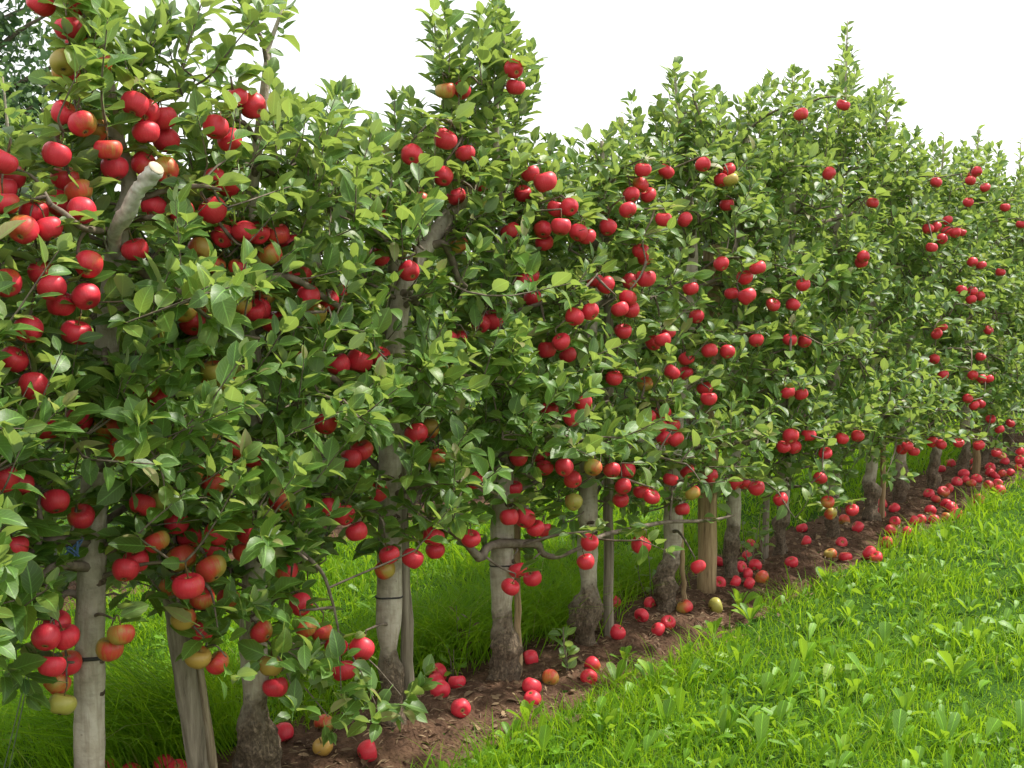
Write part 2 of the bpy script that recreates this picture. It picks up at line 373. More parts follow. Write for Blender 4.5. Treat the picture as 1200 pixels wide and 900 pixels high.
def leaves_geo(P, D, Nn, L, W, curl, fold, twist=None, TX=TX, low=None):
    TV_, TUV_, TT_ = TV, TUV, TT
    if low is not None: TV_, TX, TUV_, TT_ = low
    n = len(P); D = unit(D); X = unit(np.cross(D, Nn)); Z = np.cross(X, D)
    tv = np.clip(TV_, 0, 1)
    y = TV_[None, :]*L[:, None]
    x = TX[None, :]*(W*0.5)[:, None]
    z = fold[:, None]*np.abs(x)-curl[:, None]*(tv**2)[None, :]*L[:, None]
    y = y*(1-0.25*np.abs(curl)[:, None]*tv[None, :]**2)
    if twist is not None: z = z+twist[:, None]*x*tv[None, :]
    V = P[:, None, :]+y[..., None]*D[:, None, :]+x[..., None]*X[:, None, :]+z[..., None]*Z[:, None, :]
    nv = len(TV_)
    T = (TT_[None]+(np.arange(n)*nv)[:, None, None]).reshape(-1, 3)
    return V.reshape(-1, 3), T, np.tile(TUV_, (n, 1)), nv
def leaf_tint(rs, n, yellow=0.08):
    t = np.zeros((n, 3)); t[:, 0] = np.clip(rs.beta(1.0, 1.35, n), 0, 1)
    t[:, 1] = np.where(rs.rand(n) < yellow, rs.uniform(0.25, 0.8, n), rs.uniform(0, 0.12, n)); t[:, 2] = rs.rand(n)
    return t
# shared single-leaf meshes for leaves that are objects of their own (unit: real size 0.078 m)
def single_leaf_variants(name, mat, count, L, wr, seed, TX=TX):
    rs = RS(seed); out = []
    for k in range(count):
        V, T, uv, nv = leaves_geo(np.zeros((1, 3)), np.array([[0, 1.0, 0]]), np.array([[0, 0, 1.0]]), np.array([L]), np.array([L*wr*rs.uniform(0.85, 1.15)]),
                                  np.array([rs.uniform(-0.05, 0.45)]), np.array([rs.uniform(0.1, 0.6)]), np.array([rs.uniform(-.6, .6)]), TX)
        out.append(tri_mesh(name, V, T, mat, tint=np.repeat(leaf_tint(rs, 1), nv, 0), uv=uv))
    return out
LEAFV = single_leaf_variants('leaf', M['leaf'], 24, 0.078, 0.56, 5)
WEEDV = single_leaf_variants('weed_leaf', M['weed'], 14, 0.11, 0.36, 6, OBOV)
DWEEDV = single_leaf_variants('dark_leaf', M['dark_weed'], 4, 0.05, 0.5, 8)

# ------------------------------------------------------------------ ground
def grid_mesh(name, xs, ys, hf, mat):
    X, Y = np.meshgrid(xs, ys); V = np.stack([X, Y, hf(X, Y)], -1).reshape(-1, 3)
    nx, ny = len(xs), len(ys); I = np.arange(nx*ny).reshape(ny, nx)
    a, b, c, d = I[:-1, :-1].ravel(), I[:-1, 1:].ravel(), I[1:, 1:].ravel(), I[1:, :-1].ravel()
    return tri_mesh(name, V, np.concatenate([np.stack([a, b, c], 1), np.stack([a, c, d], 1)]), mat)
far = np.array([-900, -300, -100, -40, -20, -12])
xs = np.concatenate([far, np.arange(-8, 26, 0.10), -far[::-1]+18]); ys = np.concatenate([far, np.arange(-8, 9, 0.06), -far[::-1]])
def gh_far(X, Y):
    k = sstep(60, 20, np.abs(X))*sstep(60, 20, np.abs(Y)); return gh(X, Y)*k-0.004
link('ground', grid_mesh('ground', xs, ys, gh_far, M['turf']), kind='structure')
rs0 = RS(3)
def soil_h(y0, hw):
    def f(X, Y):
        rsx = RS(11); e = sstep(hw, hw*0.72, np.abs(Y-y0))
        clod = rsx.randn(*X.shape)*0.0055
        return gh(X, Y)+0.006*e-0.03*(1-e)+clod*e
    return f
link('soil_strip', grid_mesh('soil_strip', np.arange(-3, 20, 0.03), np.arange(-0.42, 0.421, 0.03), soil_h(0.0, 0.42), M['soil']), kind='structure')
ROW2 = 2.48
link('soil_strip', grid_mesh('soil_strip', np.arange(-3.5, 26, 0.06), np.arange(ROW2-0.42, ROW2+0.43, 0.06), soil_h(ROW2, 0.42), M['soil']), kind='structure')

# ------------------------------------------------------------------ the fruit seen in the photograph: x, y, radius (photo pixels), colour
R_, O_, Y_, G_ = 'ROYG'
HANG = """48,3,11,R 92,2,11,R 81,33,7,R 94,52,13,O 74,74,8,O 78,86,10,Y 76,133,15,O 96,145,15,O 110,152,11,O 67,181,15,R 14,207,16,R 3,189,10,R 3,222,12,R
76,208,9,Y 93,224,10,Y 159,122,9,R 172,132,10,R 192,138,15,R 172,155,12,R 196,165,16,R 168,192,14,O 194,200,12,O 135,197,9,R 127,175,8,O 253,149,14,R 269,164,9,R
277,114,10,R 297,123,16,R 253,211,9,R 268,217,9,R 116,75,8,Y 4,238,13,R 39,250,17,R 70,238,15,R 97,247,9,R 57,268,15,R 28,270,11,O 180,243,15,R 213,249,8,R
248,247,17,R 262,276,14,R 273,267,12,R 287,272,12,R 159,292,14,R 103,310,13,R 48,319,7,O 8,331,17,R 61,337,13,R 71,356,17,R 101,348,15,R 90,390,18,R 33,385,9,R
17,422,17,R 39,452,17,R 250,309,10,Y 281,315,8,O 234,292,9,O 227,378,16,R 215,362,9,O 241,366,9,Y 191,388,13,G 280,357,8,O 297,364,11,R 235,435,13,O 250,435,14,O
277,430,10,G 170,456,13,Y 265,447,8,O 188,469,8,R 190,484,9,R 93,491,14,R 52,504,9,R 5,561,16,R 23,567,13,R 65,588,16,R 94,605,14,O 18,641,12,R 169,508,9,R
187,520,11,O 202,532,11,G 143,525,8,O 243,515,10,O 278,527,8,O 297,537,12,R 225,553,13,O 250,568,13,O 166,591,15,R 189,585,8,G 185,634,15,O 207,613,14,R
213,654,18,O 247,666,18,O 160,656,15,R 146,667,11,R 253,625,12,R 222,630,11,R 293,625,11,R 250,643,12,O 287,647,9,Y 125,500,8,O 222,687,19,R 236,700,15,O
198,686,10,Y 66,730,13,R 76,747,15,R 55,747,11,R 80,776,13,O 60,780,11,R 66,799,12,O 73,825,10,G 142,743,11,O 128,760,11,O 214,726,9,O 237,738,9,R 231,770,16,O
255,777,9,O 267,702,9,O 521,163,14,R 482,181,13,R 545,180,12,R 520,207,11,R 522,106,9,O 540,106,8,R 603,80,8,R 604,102,8,R 565,215,7,O 303,273,11,R 325,275,15,R
317,298,13,O 338,285,10,R 328,316,11,O 351,326,16,R 362,347,10,R 382,352,15,R 370,368,13,O 395,345,9,R 304,362,14,R 320,377,12,R 310,345,9,O 351,420,10,R
397,427,14,R 420,423,16,R 445,301,7,O 457,254,6,R 479,318,11,R 535,230,8,R 563,244,8,G 538,287,7,O 598,271,12,R 577,375,13,R 563,380,9,R 525,398,10,R 536,395,8,R
515,435,9,Y 445,418,7,R 492,236,7,O 382,497,13,R 418,474,9,R 424,527,14,O 410,538,12,R 488,509,14,R 503,502,11,O 443,577,11,R 403,604,13,R 387,594,9,R 418,623,12,R
330,586,12,O 352,599,11,R 507,628,13,R 510,645,11,R 552,631,10,R 484,655,13,R 457,650,11,R 451,668,12,O 336,669,11,O 535,553,7,R 556,562,8,R 513,537,7,O
353,709,14,R 307,740,13,O 358,735,11,O 377,740,8,O 393,757,14,R 424,761,15,R 402,786,15,R 317,780,14,O 323,805,15,R 622,203,11,R 638,213,14,R 612,227,10,R
651,244,11,R 667,243,11,R 657,265,12,R 636,269,11,O 638,284,11,O 678,272,8,R 687,277,8,R 712,266,9,R 753,199,9,R 780,201,10,R 740,228,9,R 759,229,9,R 751,217,8,O
736,246,8,R 778,257,8,R 824,193,7,R 853,199,9,R 845,211,7,O 856,211,7,O 852,240,6,R 803,257,6,R 751,294,9,R 757,302,8,R 757,326,12,R 738,329,8,R 697,329,10,R
710,334,8,R 622,324,7,R 614,331,9,R 625,349,10,R 736,349,9,R 739,363,8,R 727,362,8,R 691,365,8,R 673,371,9,R 810,338,9,R 888,314,10,R 873,325,10,R 875,347,11,R
858,344,8,R 816,371,9,R 845,309,7,R 658,400,11,R 641,410,10,R 666,416,9,R 731,388,9,R 766,402,9,R 777,398,9,R 783,389,9,R 805,420,10,R 787,436,10,R 803,437,7,R
832,411,10,R 852,412,9,R 886,399,8,R 826,455,10,R 831,467,10,R 756,450,9,O 777,483,9,R 760,488,9,R 772,499,9,R 788,498,9,R 779,514,9,R 792,515,8,R 644,480,7,R
670,490,7,R 683,472,8,O 608,536,11,R 634,535,9,R 638,548,9,R 661,548,9,R 672,562,8,R 735,551,11,R 717,551,9,R 731,570,9,R 752,576,10,R 763,582,9,R 728,586,10,O
694,548,8,G 672,588,8,G 602,572,8,R 805,553,8,R 786,562,8,R 833,558,8,R 861,566,9,R 872,566,8,R 887,572,10,R 800,597,8,R 812,578,7,O 720,443,7,R 614,607,13,R
597,606,10,R 628,619,9,R 638,621,8,R 691,636,10,R 687,658,10,R 751,638,12,R 607,668,11,R 624,677,11,R 598,688,10,R 818,664,9,R 926,511,10,R 918,524,8,R 931,524,9,R
947,510,9,R 967,531,7,R 987,514,8,R 1005,511,8,R 961,560,8,R 915,585,9,R 998,598,8,R 973,602,8,O 1057,527,6,R 1063,523,6,R 1071,529,7,R 1093,518,7,R 1103,521,6,R
1123,519,5,R 1147,522,7,R 1195,529,5,R 1195,539,6,R 943,400,8,R 926,398,7,R 923,460,9,R 939,462,8,R 1098,391,7,R 1103,383,6,R 1095,421,6,R 1106,439,5,R 1149,418,6,R
1158,387,6,R 1140,440,6,R 1150,444,6,R 1159,444,6,R 1134,467,5,R 1142,475,6,R 1149,473,5,R 1161,491,5,R 1172,503,5,R 1184,496,5,R 1137,212,6,R 1139,206,6,R 1145,201,6,R
1154,220,6,R 1135,237,6,R 1097,214,6,R 1178,243,6,R 1196,263,6,R 1110,258,6,R 1087,268,5,R 1097,266,6,R 1109,271,6,R 1119,273,6,R 1126,272,6,R 1104,280,6,R 1092,290,6,R
1140,307,6,R 1150,311,6,R 1127,340,6,R 1139,341,6,R 1138,351,6,R 1149,347,6,R 1012,301,6,R 1009,308,6,R 941,334,6,R 929,357,7,R 906,357,6,R 972,203,6,R 1023,238,6,O
988,123,6,R 939,134,7,R 1172,319,5,R 1167,531,5,R 970,588,7,O"""
FALL = """129,897,12,Y 208,899,14,R 224,893,12,R 141,903,11,R 332,855,13,R 380,845,12,O 378,872,12,Y 431,877,13,R 513,785,12,R 516,806,12,R 536,796,10,R 540,826,12,R
511,795,11,R 719,702,9,R 724,740,10,R 752,719,9,R 762,704,8,O 802,709,10,O 771,739,9,R 783,731,9,R 839,709,10,G 622,768,10,R 623,801,12,R 624,816,11,R 694,777,10,O
690,790,9,R 645,793,10,O 876,649,7,R 885,660,8,R 876,670,8,R 893,676,9,Y 878,683,8,R 888,684,8,R 841,655,8,R 843,680,8,R 880,635,7,R 899,664,8,R"""
def parse(s):
    out = []
    for w in s.split():
        a = w.split(','); out.append((float(a[0]), float(a[1]), float(a[2]), a[3]))
    return out
HANG = parse(HANG); FALL = parse(FALL)

rs = RS(21)
apples = []                                   # dict(pos, r, col, tree)
for (px, py, rp_, c) in HANG:
    ppm0 = FPX/proj(at_y(px, py, 0.0))[2]     # pixels per metre in the plane of the trunks
    want = rp_/0.040
    off = CAM[1]*0
    if rp_/ppm0 > 0.033: off = np.clip((want/ppm0-1)*2.2, 0.08, 0.36)+rs.uniform(-0.03, 0.05)
    else: off = rs.uniform(0.02, 0.16)
    if px > 880: off = rs.uniform(0.27, 0.40)
    elif px > 640: off = max(off, rs.uniform(0.14, 0.32))
    hid = rp_/ppm0 <= 0.030 and px < 640
    P = at_y(px, py, -off); z = proj(P)[2]
    r = float(np.clip(rp_*z/FPX, 0.033, 0.046))
    apples.append(dict(pos=P, r=r, col=c, px=rp_, hid=hid))
# push apart fruit that would sink into each other
for it in range(30):
    moved = False
    for a in range(len(apples)):
        for b in range(a+1, len(apples)):
            A, B = apples[a], apples[b]; d = B['pos']-A['pos']; L = np.linalg.norm(d); need = (A['r']+B['r'])*0.985
            if L < need:
                v = unit(A['pos']-CAM); s = (need-L)*0.6+0.002   # slide along the line of sight
                if np.dot(d, v) >= 0: B['pos'] = B['pos']+v*s; A['pos'] = A['pos']-v*s*0.3
                else: A['pos'] = A['pos']+v*s; B['pos'] = B['pos']-v*s*0.3
                moved = True
    if not moved: break
for a in apples: a['tree'] = int(np.clip(round(a['pos'][0]/SP), -1, 18))

# apple mesh (real size, radius 0.04)
def apple_mesh(seed, nu=22, nvv=15):
    r0 = RS(seed); R = 0.04; V = []
    lob = r0.uniform(0.015, 0.04); asym = r0.uniform(-0.09, 0.09); tall = r0.uniform(0.80, 0.97); ph = r0.uniform(0, 6)
    th = np.arange(nu)*2*math.pi/nu
    for k in range(nvv+1):
        f = math.pi*k/nvv
        f = max(f, 1e-3)
        rad = R*math.sin(f)**0.88*(1+0.07*math.cos(f)) if k not in (0, nvv) else 0.0004
        z = R*tall*math.cos(f)-0.36*R*math.exp(-(f/0.42)**2)+0.20*R*math.exp(-((math.pi-f)/0.36)**2)
        w = 0.4+0.6*(f/math.pi)
        rr = rad*(1+lob*np.cos(5*th+ph)*w+asym*np.cos(th))
        V.append(np.stack([rr*np.cos(th), rr*np.sin(th), np.full(nu, z)*(1+r0.uniform(0.03, 0.10)*np.cos(th+1))], 1))
    V = np.concatenate(V); i = np.arange(nu); j = (i+1) % nu; T = []
    for k in range(nvv):
        a, b = k*nu, (k+1)*nu
        T += [np.stack([a+i, b+j, a+j], 1), np.stack([a+i, b+i, b+j], 1)]
    return tri_mesh('apple', V, np.concatenate(T), M['apple'])
APM = [apple_mesh(s) for s in range(40, 52)]
APL = [apple_mesh(s, 12, 9) for s in range(50, 53)]
def stalk_mesh(seed):
    r0 = RS(seed); x, y = r0.uniform(-.006, .006, 2)
    P = catmull([(0, 0, 0.018), (x*0.3, y*0.3, 0.034), (x, y, 0.052)], 5)
    V, T = tube(P, np.linspace(0.0016, 0.0024, 5), 5); return tri_mesh('stalk', V, T, M['stalk']), P[-1]
STK = [stalk_mesh(s) for s in range(4)]
def calyx_mesh():
    g = Geo()
    for k in range(5):
        a = k*2*math.pi/5
        d = np.array([math.cos(a), math.sin(a), 0]); s = np.array([-d[1], d[0], 0])
        V = np.array([d*0.001+s*0.0022, d*0.001-s*0.0022, d*0.0065+np.array([0, 0, -0.0035]), d*0.002+np.array([0, 0, -.0045])])+np.array([0, 0, -0.0272])
        g.add(V, [(0, 1, 3), (0, 3, 2), (1, 2, 3), (0, 2, 1)])
    return g.mesh('calyx', M['scar'], smooth=False)
CALYX = calyx_mesh()
COLS = {'R': (0.93, 0.2), 'O': (0.56, 0.35), 'Y': (0.52, 0.25), 'G': (0.28, 0.75), 'D': (0.74, 0.25)}
CWORD = {'D': 'dull red', 'R': 'red', 'O': 'orange-red', 'Y': 'yellowish', 'G': 'greenish'}
NUM = ['no', 'one', 'two', 'three', 'four', 'five', 'six', 'seven', 'eight', 'nine', 'ten']
ORD = ['', 'first', 'second', 'third', 'fourth', 'fifth', 'sixth', 'seventh', 'eighth', 'ninth', 'tenth', 'eleventh', 'twelfth', 'thirteenth', 'fourteenth', 'fifteenth', 'sixteenth', 'seventeenth', 'eighteenth']
def where_on(x):
    i = int(np.clip(round(x/SP), -1, 17)); d = x/SP-i
    if i == -1 or (i == 0 and d < -0.25): return 'on guy-wire side of sawn-limb tree'
    if abs(d) < 0.22: return 'on sawn-limb tree' if i == 0 else 'on %s tree from sawn-limb tree' % ORD[i+1]
    j = i if d > 0 else i-1
    return 'between sawn-limb tree and second tree' if j == 0 else 'between %s and %s trees from sawn-limb tree' % (ORD[j+1], ORD[j+2])
MERGE = []
def make_apple(pos, r, c, q, label, group, big, seed, single=True):
    r0 = RS(seed)
    if not single:
        mw = Matrix.Translation(pos) @ q.to_matrix().to_4x4() @ Matrix.Scale(r/0.04, 4)
        a, b = COLS[c]; MERGE.append((seed % len(APL), np.array(mw), (float(np.clip(a+r0.uniform(-.24, .09), 0, 1)), float(np.clip(b+r0.uniform(-.2, .2), 0, 1)), r0.rand())))
        return None, np.array(mw @ Vector((0, 0, 0.034)))
    o = link('apple', (APM[seed % len(APM)] if big else APL[seed % len(APL)]), None, None, label, 'apple', group)
    o.matrix_world = Matrix.Translation(pos) @ q.to_matrix().to_4x4() @ Matrix.Scale(r/0.04, 4)
    a, b = COLS[c]; o.color = (float(np.clip(a+r0.uniform(-.24, .09), 0, 1)), float(np.clip(b+r0.uniform(-.2, .2), 0, 1)), r0.rand(), 1)
    if big:
        sm, tip = STK[seed % 4]; link('stalk', sm, o); link('calyx', CALYX, o)
    else: tip = np.array([0, 0, 0.034])
    return o, np.array(o.matrix_world @ Vector(tip))

SINGLE = set(sorted(range(len(apples)), key=lambda m: -apples[m]['r']/proj(apples[m]['pos'])[2])[:240])
# clusters of touching fruit on one tree
par = list(range(len(apples)))
def find(a):
    while par[a] != a: a = par[a]
    return a
for a in range(len(apples)):
    for b in range(a+1, len(apples)):
        if apples[a]['tree'] == apples[b]['tree'] and np.linalg.norm(apples[a]['pos']-apples[b]['pos']) < (apples[a]['r']+apples[b]['r'])*1.16: par[find(a)] = find(b)
clusters = {}
for a in range(len(apples)): clusters.setdefault(find(a), []).append(a)
for k, mem in clusters.items():
    n = len(mem); i = apples[mem[0]]['tree']; z = np.mean([apples[m]['pos'][2] for m in mem])
    for m in mem:
        A = apples[m]; z = A['pos'][2]
        lev = 'topmost' if z > 2.05 else 'high' if z > 1.75 else 'upper-middle' if z > 1.45 else 'middle' if z > 1.15 else 'lower-middle' if z > 0.85 else 'low'
        how = 'alone' if n == 1 else ('in pair' if n == 2 else 'in cluster of '+NUM[min(n, 10)])
        sz = 'large' if A['r'] > 0.0435 else 'small' if A['r'] < 0.036 else ''
        lab = ('%s %s apple hanging %s, %s %s' % (sz, CWORD[A['col']], how, lev, where_on(A['pos'][0]))).strip()
        if len(lab.split()) > 16: lab = lab.replace('hanging ', '')
        if len(lab.split()) > 16: lab = lab.replace('in cluster of', 'among')
        r0 = RS(1000+m)
        # stalk up, tilted outwards from the middle of its cluster and towards the light
        c = np.mean([apples[q]['pos'] for q in mem], 0); out = A['pos']-c if n > 1 else r0.randn(3)*0.3
        dirv = np.array([0, 0, 1.0])-unit(out+1e-6)*r0.uniform(0.2, 0.9)*np.array([1, 1, 0.25])+r0.randn(3)*0.15
        if r0.rand() < 0.35: dirv = dirv+np.array([0.45, 0.75, 0.1])*r0.uniform(0.7, 1.5)   # calyx end shows
        q = Vector(dirv).normalized().to_track_quat('Z', 'X') @ Quaternion((0, 0, 1), r0.uniform(0, 6.28))
        big = A['px'] >= 7.5; single = m in SINGLE
        A['obj'], A['tip'] = make_apple(A['pos'], A['r'], A['col'], q, lab, 'apples hanging in the trees', big, 1000+m, single)

# ------------------------------------------------------------------ the trees of the row
zbot = {-2: .8, -1: .75, 0: .80, 1: .46, 2: .62, 3: .64, 4: .50, 5: .43, 6: .38, 7: .36}
ztop = {-2: 1.6, -1: 1.55, 0: 2.12, 1: 1.84, 2: 1.78, 3: 1.80, 4: 1.82, 5: 2.00, 6: 2.08, 7: 2.18, 8: 2.28, 9: 2.14, 10: 1.94, 11: 2.04, 12: 2.10}
lead = {0: (2.5, -.05), 1: (2.42, 0.02), 2: (2.15, -.02), 3: (2.48, -.10), 4: (2.12, 0.0), 5: (2.42, 0.02), 6: (2.32, .05), 7: (2.48, 0.0), 8: (2.84, .06), 9: (2.62, 0.06), 10: (2.25, 0.), 11: (2.38, 0.), 12: (2.46, 0.03)}
STEMPX = {   # stems that show in the photograph: (px, py, radius px), in the plane of the trunks
    0: [(103, 1027, 27), (104, 960, 20), (104, 860, 19), (104, 760, 18.5), (106, 680, 18), (111, 600, 17), (117, 510, 16), (124, 410, 15.5), (131, 330, 15), (140, 268, 13), (153, 222, 11), (143, 180, 10), (134, 145, 9), (129, 105, 7.5), (122, 65, 6), (112, 15, 4.5), (104, -60, 2.5)],
    1: [(304, 934, 29), (303, 905, 26), (304, 880, 30), (304, 862, 27), (301, 838, 19), (299, 800, 17), (299, 740, 16), (302, 640, 14), (300, 500, 11), (296, 360, 8), (296, 285, 7), (297, 225, 7), (303, 150, 6), (311, 72, 4.5), (316, 55, 3), (330, 10, 2)],
    2: [(462, 862, 22), (460, 830, 21), (458, 800, 19), (456, 775, 15.5), (456, 700, 15), (457, 600, 14), (458, 480, 13), (462, 400, 12), (470, 345, 11), (490, 302, 10), (515, 268, 10), (540, 232, 9), (548, 216, 8), (542, 185, 4), (538, 150, 3), (530, 110, 2.5), (512, 50, 1.5), (507, 15, 1)],
    3: [(592, 804, 25), (592, 780, 22), (592, 752, 21), (590, 735, 15), (589, 690, 14), (588, 640, 14), (588, 560, 12), (590, 480, 10), (592, 380, 8), (590, 280, 6), (583, 190, 4), (580, 110, 3), (590, 40, 2), (584, 8, 1)],
    4: [(690, 757, 19), (689, 740, 17), (687, 722, 24), (686, 706, 21), (688, 690, 12.5), (688, 640, 12), (690, 560, 11), (692, 470, 9), (694, 380, 8), (700, 280, 6), (704, 210, 4), (703, 165, 2)],
    5: [(778, 720, 17), (782, 700, 15), (780, 684, 19), (782, 668, 13), (788, 630, 11.5), (790, 560, 11), (795, 480, 9), (805, 400, 8), (812, 320, 7), (812, 290, 5), (806, 200, 3), (795, 130, 2), (788, 78, 1)],
}
BLUE = None
CLEAR = [(a['pos'], a['r']*(0.5 if a['hid'] else 0.88 if a['px'] > 11.5 else 0.95), 0.60 if a['px'] > 11.5 else 0.9, 0.4 if a['hid'] else 0.86 if a['px'] > 11.5 else 0.92) for a in apples]     # places that stay open towards the alley: pos, radius, reach, probability
def stem_of(i):
    r0 = RS(300+i)
    if i in STEMPX:
        P, R = [], []
        for (x, y, r) in STEMPX[i]:
            p = at_y(x, y, 0.0); P.append(p); R.append(r*proj(p)[2]/FPX)
        P = np.array(P); R = np.array(R)
        P[:, 1] += r0.uniform(-.01, .01, len(P))
        return P, R*(0.92 if i == 0 else 1.0)
    zl, dx = lead.get(i, (r0.uniform(2.3, 2.5), 0)); x0 = i*SP+r0.uniform(-.03, .03)
    base = r0.uniform(0.050, 0.060)
    hs = [0, 0.05, 0.12, 0.19, 0.25, 0.33, 0.6, 0.9, 1.2, 1.5, 1.8, 2.1, zl]
    rr = [base*1.1, base*0.86, base*0.80, base*0.95, base*0.84, 0.037, 0.034, 0.032, 0.028, 0.023, 0.017, 0.009, 0.003]
    P = np.array([[x0+dx*h/zl+0.02*math.sin(h*3+i), 0.015*math.sin(h*2.3+i*2), h] for h in hs])
    P[1:-1, :2] += r0.uniform(-.012, .012, (len(hs)-2, 2))
    return P, np.array(rr)

# limbs drawn along what the photograph shows: tree, pixels, radii px, distance in front of the trunks, material
LIMBPX = [
    (0, [(126, 296), (135, 272), (149, 249), (160, 226), (170, 214), (183, 197)], [8.5, 8, 9.5, 8.2, 8.8, 9.6], [0.03, 0.10, 0.17, 0.22, 0.25, 0.29], 'pale'),
    (0, [(150, 250), (178, 255), (205, 262), (212, 275)], [3, 4, 3, 2], 0.09, 'limb'),
    (0, [(100, 642), (70, 634), (44, 640), (22, 660), (-10, 668)], [8, 6.5, 6, 5, 4], 0.05, 'limb'),
    (0, [(100, 662), (70, 662), (52, 672), (40, 690)], [7, 5, 4, 3], 0.07, 'limb'),
    (0, [(44, 640), (47, 615), (45, 590)], [5, 4, 2.5], 0.07, 'limb'),
    (0, [(118, 640), (140, 637), (158, 632), (178, 634)], [8, 7, 6, 4], 0.05, 'limb'),
    (0, [(130, 395), (122, 425), (130, 430), (145, 440)], [5, 4, 4, 3], 0.08, 'limb'),
    (0, [(140, 310), (160, 316), (176, 330), (184, 342)], [5, 4, 4, 3], 0.10, 'limb'),
    (0, [(135, 265), (100, 268), (75, 250), (60, 240)], [5, 4, 3.5, 3], 0.14, 'limb'),
    (0, [(120, 520), (95, 512), (70, 515)], [5, 4, 3], 0.14, 'limb'),
    (0, [(108, 700), (85, 695), (72, 700), (68, 722)], [6, 4, 4, 3], -0.02, 'limb'),
    (1, [(297, 205), (303, 195), (322, 205)], [5, 3.5, 3], 0.02, 'limb'),
    (1, [(300, 152), (288, 146), (272, 138)], [3, 3, 2.5], 0.04, 'limb'),
    (1, [(312, 68), (306, 45), (285, 10), (276, -20)], [3, 2.5, 2, 1.2], 0.02, 'limb'),
    (1, [(298, 330), (340, 325), (385, 352), (408, 366), (420, 382), (424, 400)], [5, 4.5, 4, 4, 3, 2.5], 0.16, 'limb'),
    (1, [(298, 450), (335, 440), (375, 438), (400, 450), (418, 470)], [6, 5, 4.5, 4, 3], 0.12, 'limb'),
    (1, [(300, 600), (340, 636), (375, 668), (388, 700), (396, 735)], [4.5, 3.4, 2.4, 1.9, 1.5], 0.22, 'limb'),
    (2, [(500, 285), (520, 286), (530, 305), (536, 325), (546, 336)], [5.5, 5, 4.5, 4, 3], 0.05, 'limb'),
    (2, [(462, 345), (475, 343), (489, 356)], [5, 5, 4], 0.03, 'limb'),
    (2, [(548, 222), (565, 212), (585, 208), (603, 210)], [5, 4.5, 4, 3], 0.05, 'limb'),
    (2, [(405, 247), (430, 262), (452, 282), (462, 303)], [1.5, 2, 2.5, 3], 0.14, 'limb'),
    (2, [(440, 605), (425, 600), (412, 596)], [6, 5, 4], 0.05, 'limb'),
    (2, [(548, 216), (555, 170), (560, 120), (572, 70), (585, 15)], [4, 3.2, 2.6, 2.0, 1.2], -0.03, 'limb'),
    (3, [(515, 612), (545, 636), (562, 653), (572, 641), (590, 637), (612, 637), (629, 638), (637, 649), (655, 652), (684, 640)], [3.0, 4.5, 6.5, 5.5, 6.5, 5.5, 6.5, 4.2, 3.4, 2.5], [.10, .09, .08, .07, .052, .06, .07, .08, .10, .12], 'limb'),
    (3, [(588, 535), (600, 545), (625, 560)], [6, 4, 3], 0.05, 'limb'),
    (4, [(694, 640), (705, 628), (740, 620), (780, 612), (830, 610), (860, 604)], [3.5, 3, 3, 2.5, 2.2, 1.5], 0.20, 'limb'),
    (4, [(700, 290), (720, 215), (738, 205), (752, 205), (765, 222), (767, 232)], [4, 5, 5.5, 4, 3, 2.5], 0.05, 'limb'),
    (4, [(695, 445), (670, 438), (655, 445)], [5, 4, 3], 0.06, 'limb'),
    (5, [(795, 530), (770, 525), (740, 508), (735, 503)], [6, 5.5, 5, 4], 0.12, 'pale'),
    (5, [(812, 300), (800, 240), (830, 190), (822, 150), (812, 110)], [4, 3, 3, 2.5, 1.5], 0.05, 'limb'),
    (6, [(868, 420), (880, 390), (900, 375)], [5, 4, 3], 0.08, 'limb'),
    (8, [(975, 330), (950, 322), (930, 320)], [5, 4, 3.5], 0.12, 'limb'),
    (9, [(1020, 255), (1000, 250), (960, 262)], [4, 3.5, 3], 0.10, 'limb'),
]
SPRAY = {1: [(345, 195, 330, 115), (372, 180, 386, 112), (395, 195, 402, 108), (352, 170, 360, 128)],
    2: [(545, 205, 556, 60), (560, 205, 588, 38), (572, 205, 612, 66), (588, 195, 628, 98), (540, 150, 541, 40), (570, 150, 571, 20), (600, 175, 622, 60), (500, 195, 478, 115), (556, 150, 548, 86), (585, 120, 602, 46),
        (520, 140, 506, 30), (575, 195, 585, 120), (552, 190, 570, 110), (532, 190, 526, 100), (598, 160, 608, 110), (505, 200, 492, 130), (470, 205, 462, 118), (565, 100, 562, 18), (590, 90, 583, 10), (526, 90, 520, 16), (606, 120, 627, 72)],
    3: [(610, 215, 628, 165), (640, 215, 648, 172), (590, 200, 600, 140)],
    4: [(690, 205, 686, 158), (708, 205, 722, 150), (752, 195, 745, 138), (735, 190, 728, 150)],
    5: [(800, 190, 791, 82), (806, 170, 818, 92), (792, 160, 772, 118), (815, 175, 832, 118), (790, 130, 785, 92), (800, 180, 803, 130)],
    6: [(850, 185, 836, 108), (862, 180, 866, 122), (880, 180, 897, 96), (870, 170, 880, 118)],
    7: [(915, 165, 902, 90), (930, 165, 931, 86), (945, 160, 952, 104), (922, 160, 918, 100), (938, 150, 942, 92)],
    8: [(985, 150, 990, 40), (1000, 140, 1036, 98), (1008, 150, 1046, 106), (972, 150, 966, 100), (990, 150, 1002, 80), (984, 140, 978, 84), (994, 130, 998, 60), (1000, 160, 1020, 110)],
    9: [(1030, 190, 1038, 138), (1040, 195, 1050, 150)], 11: [(1085, 220, 1078, 168), (1095, 215, 1092, 172)], 12: [(1140, 215, 1145, 166), (1150, 210, 1160, 172), (1130, 215, 1126, 178)]}

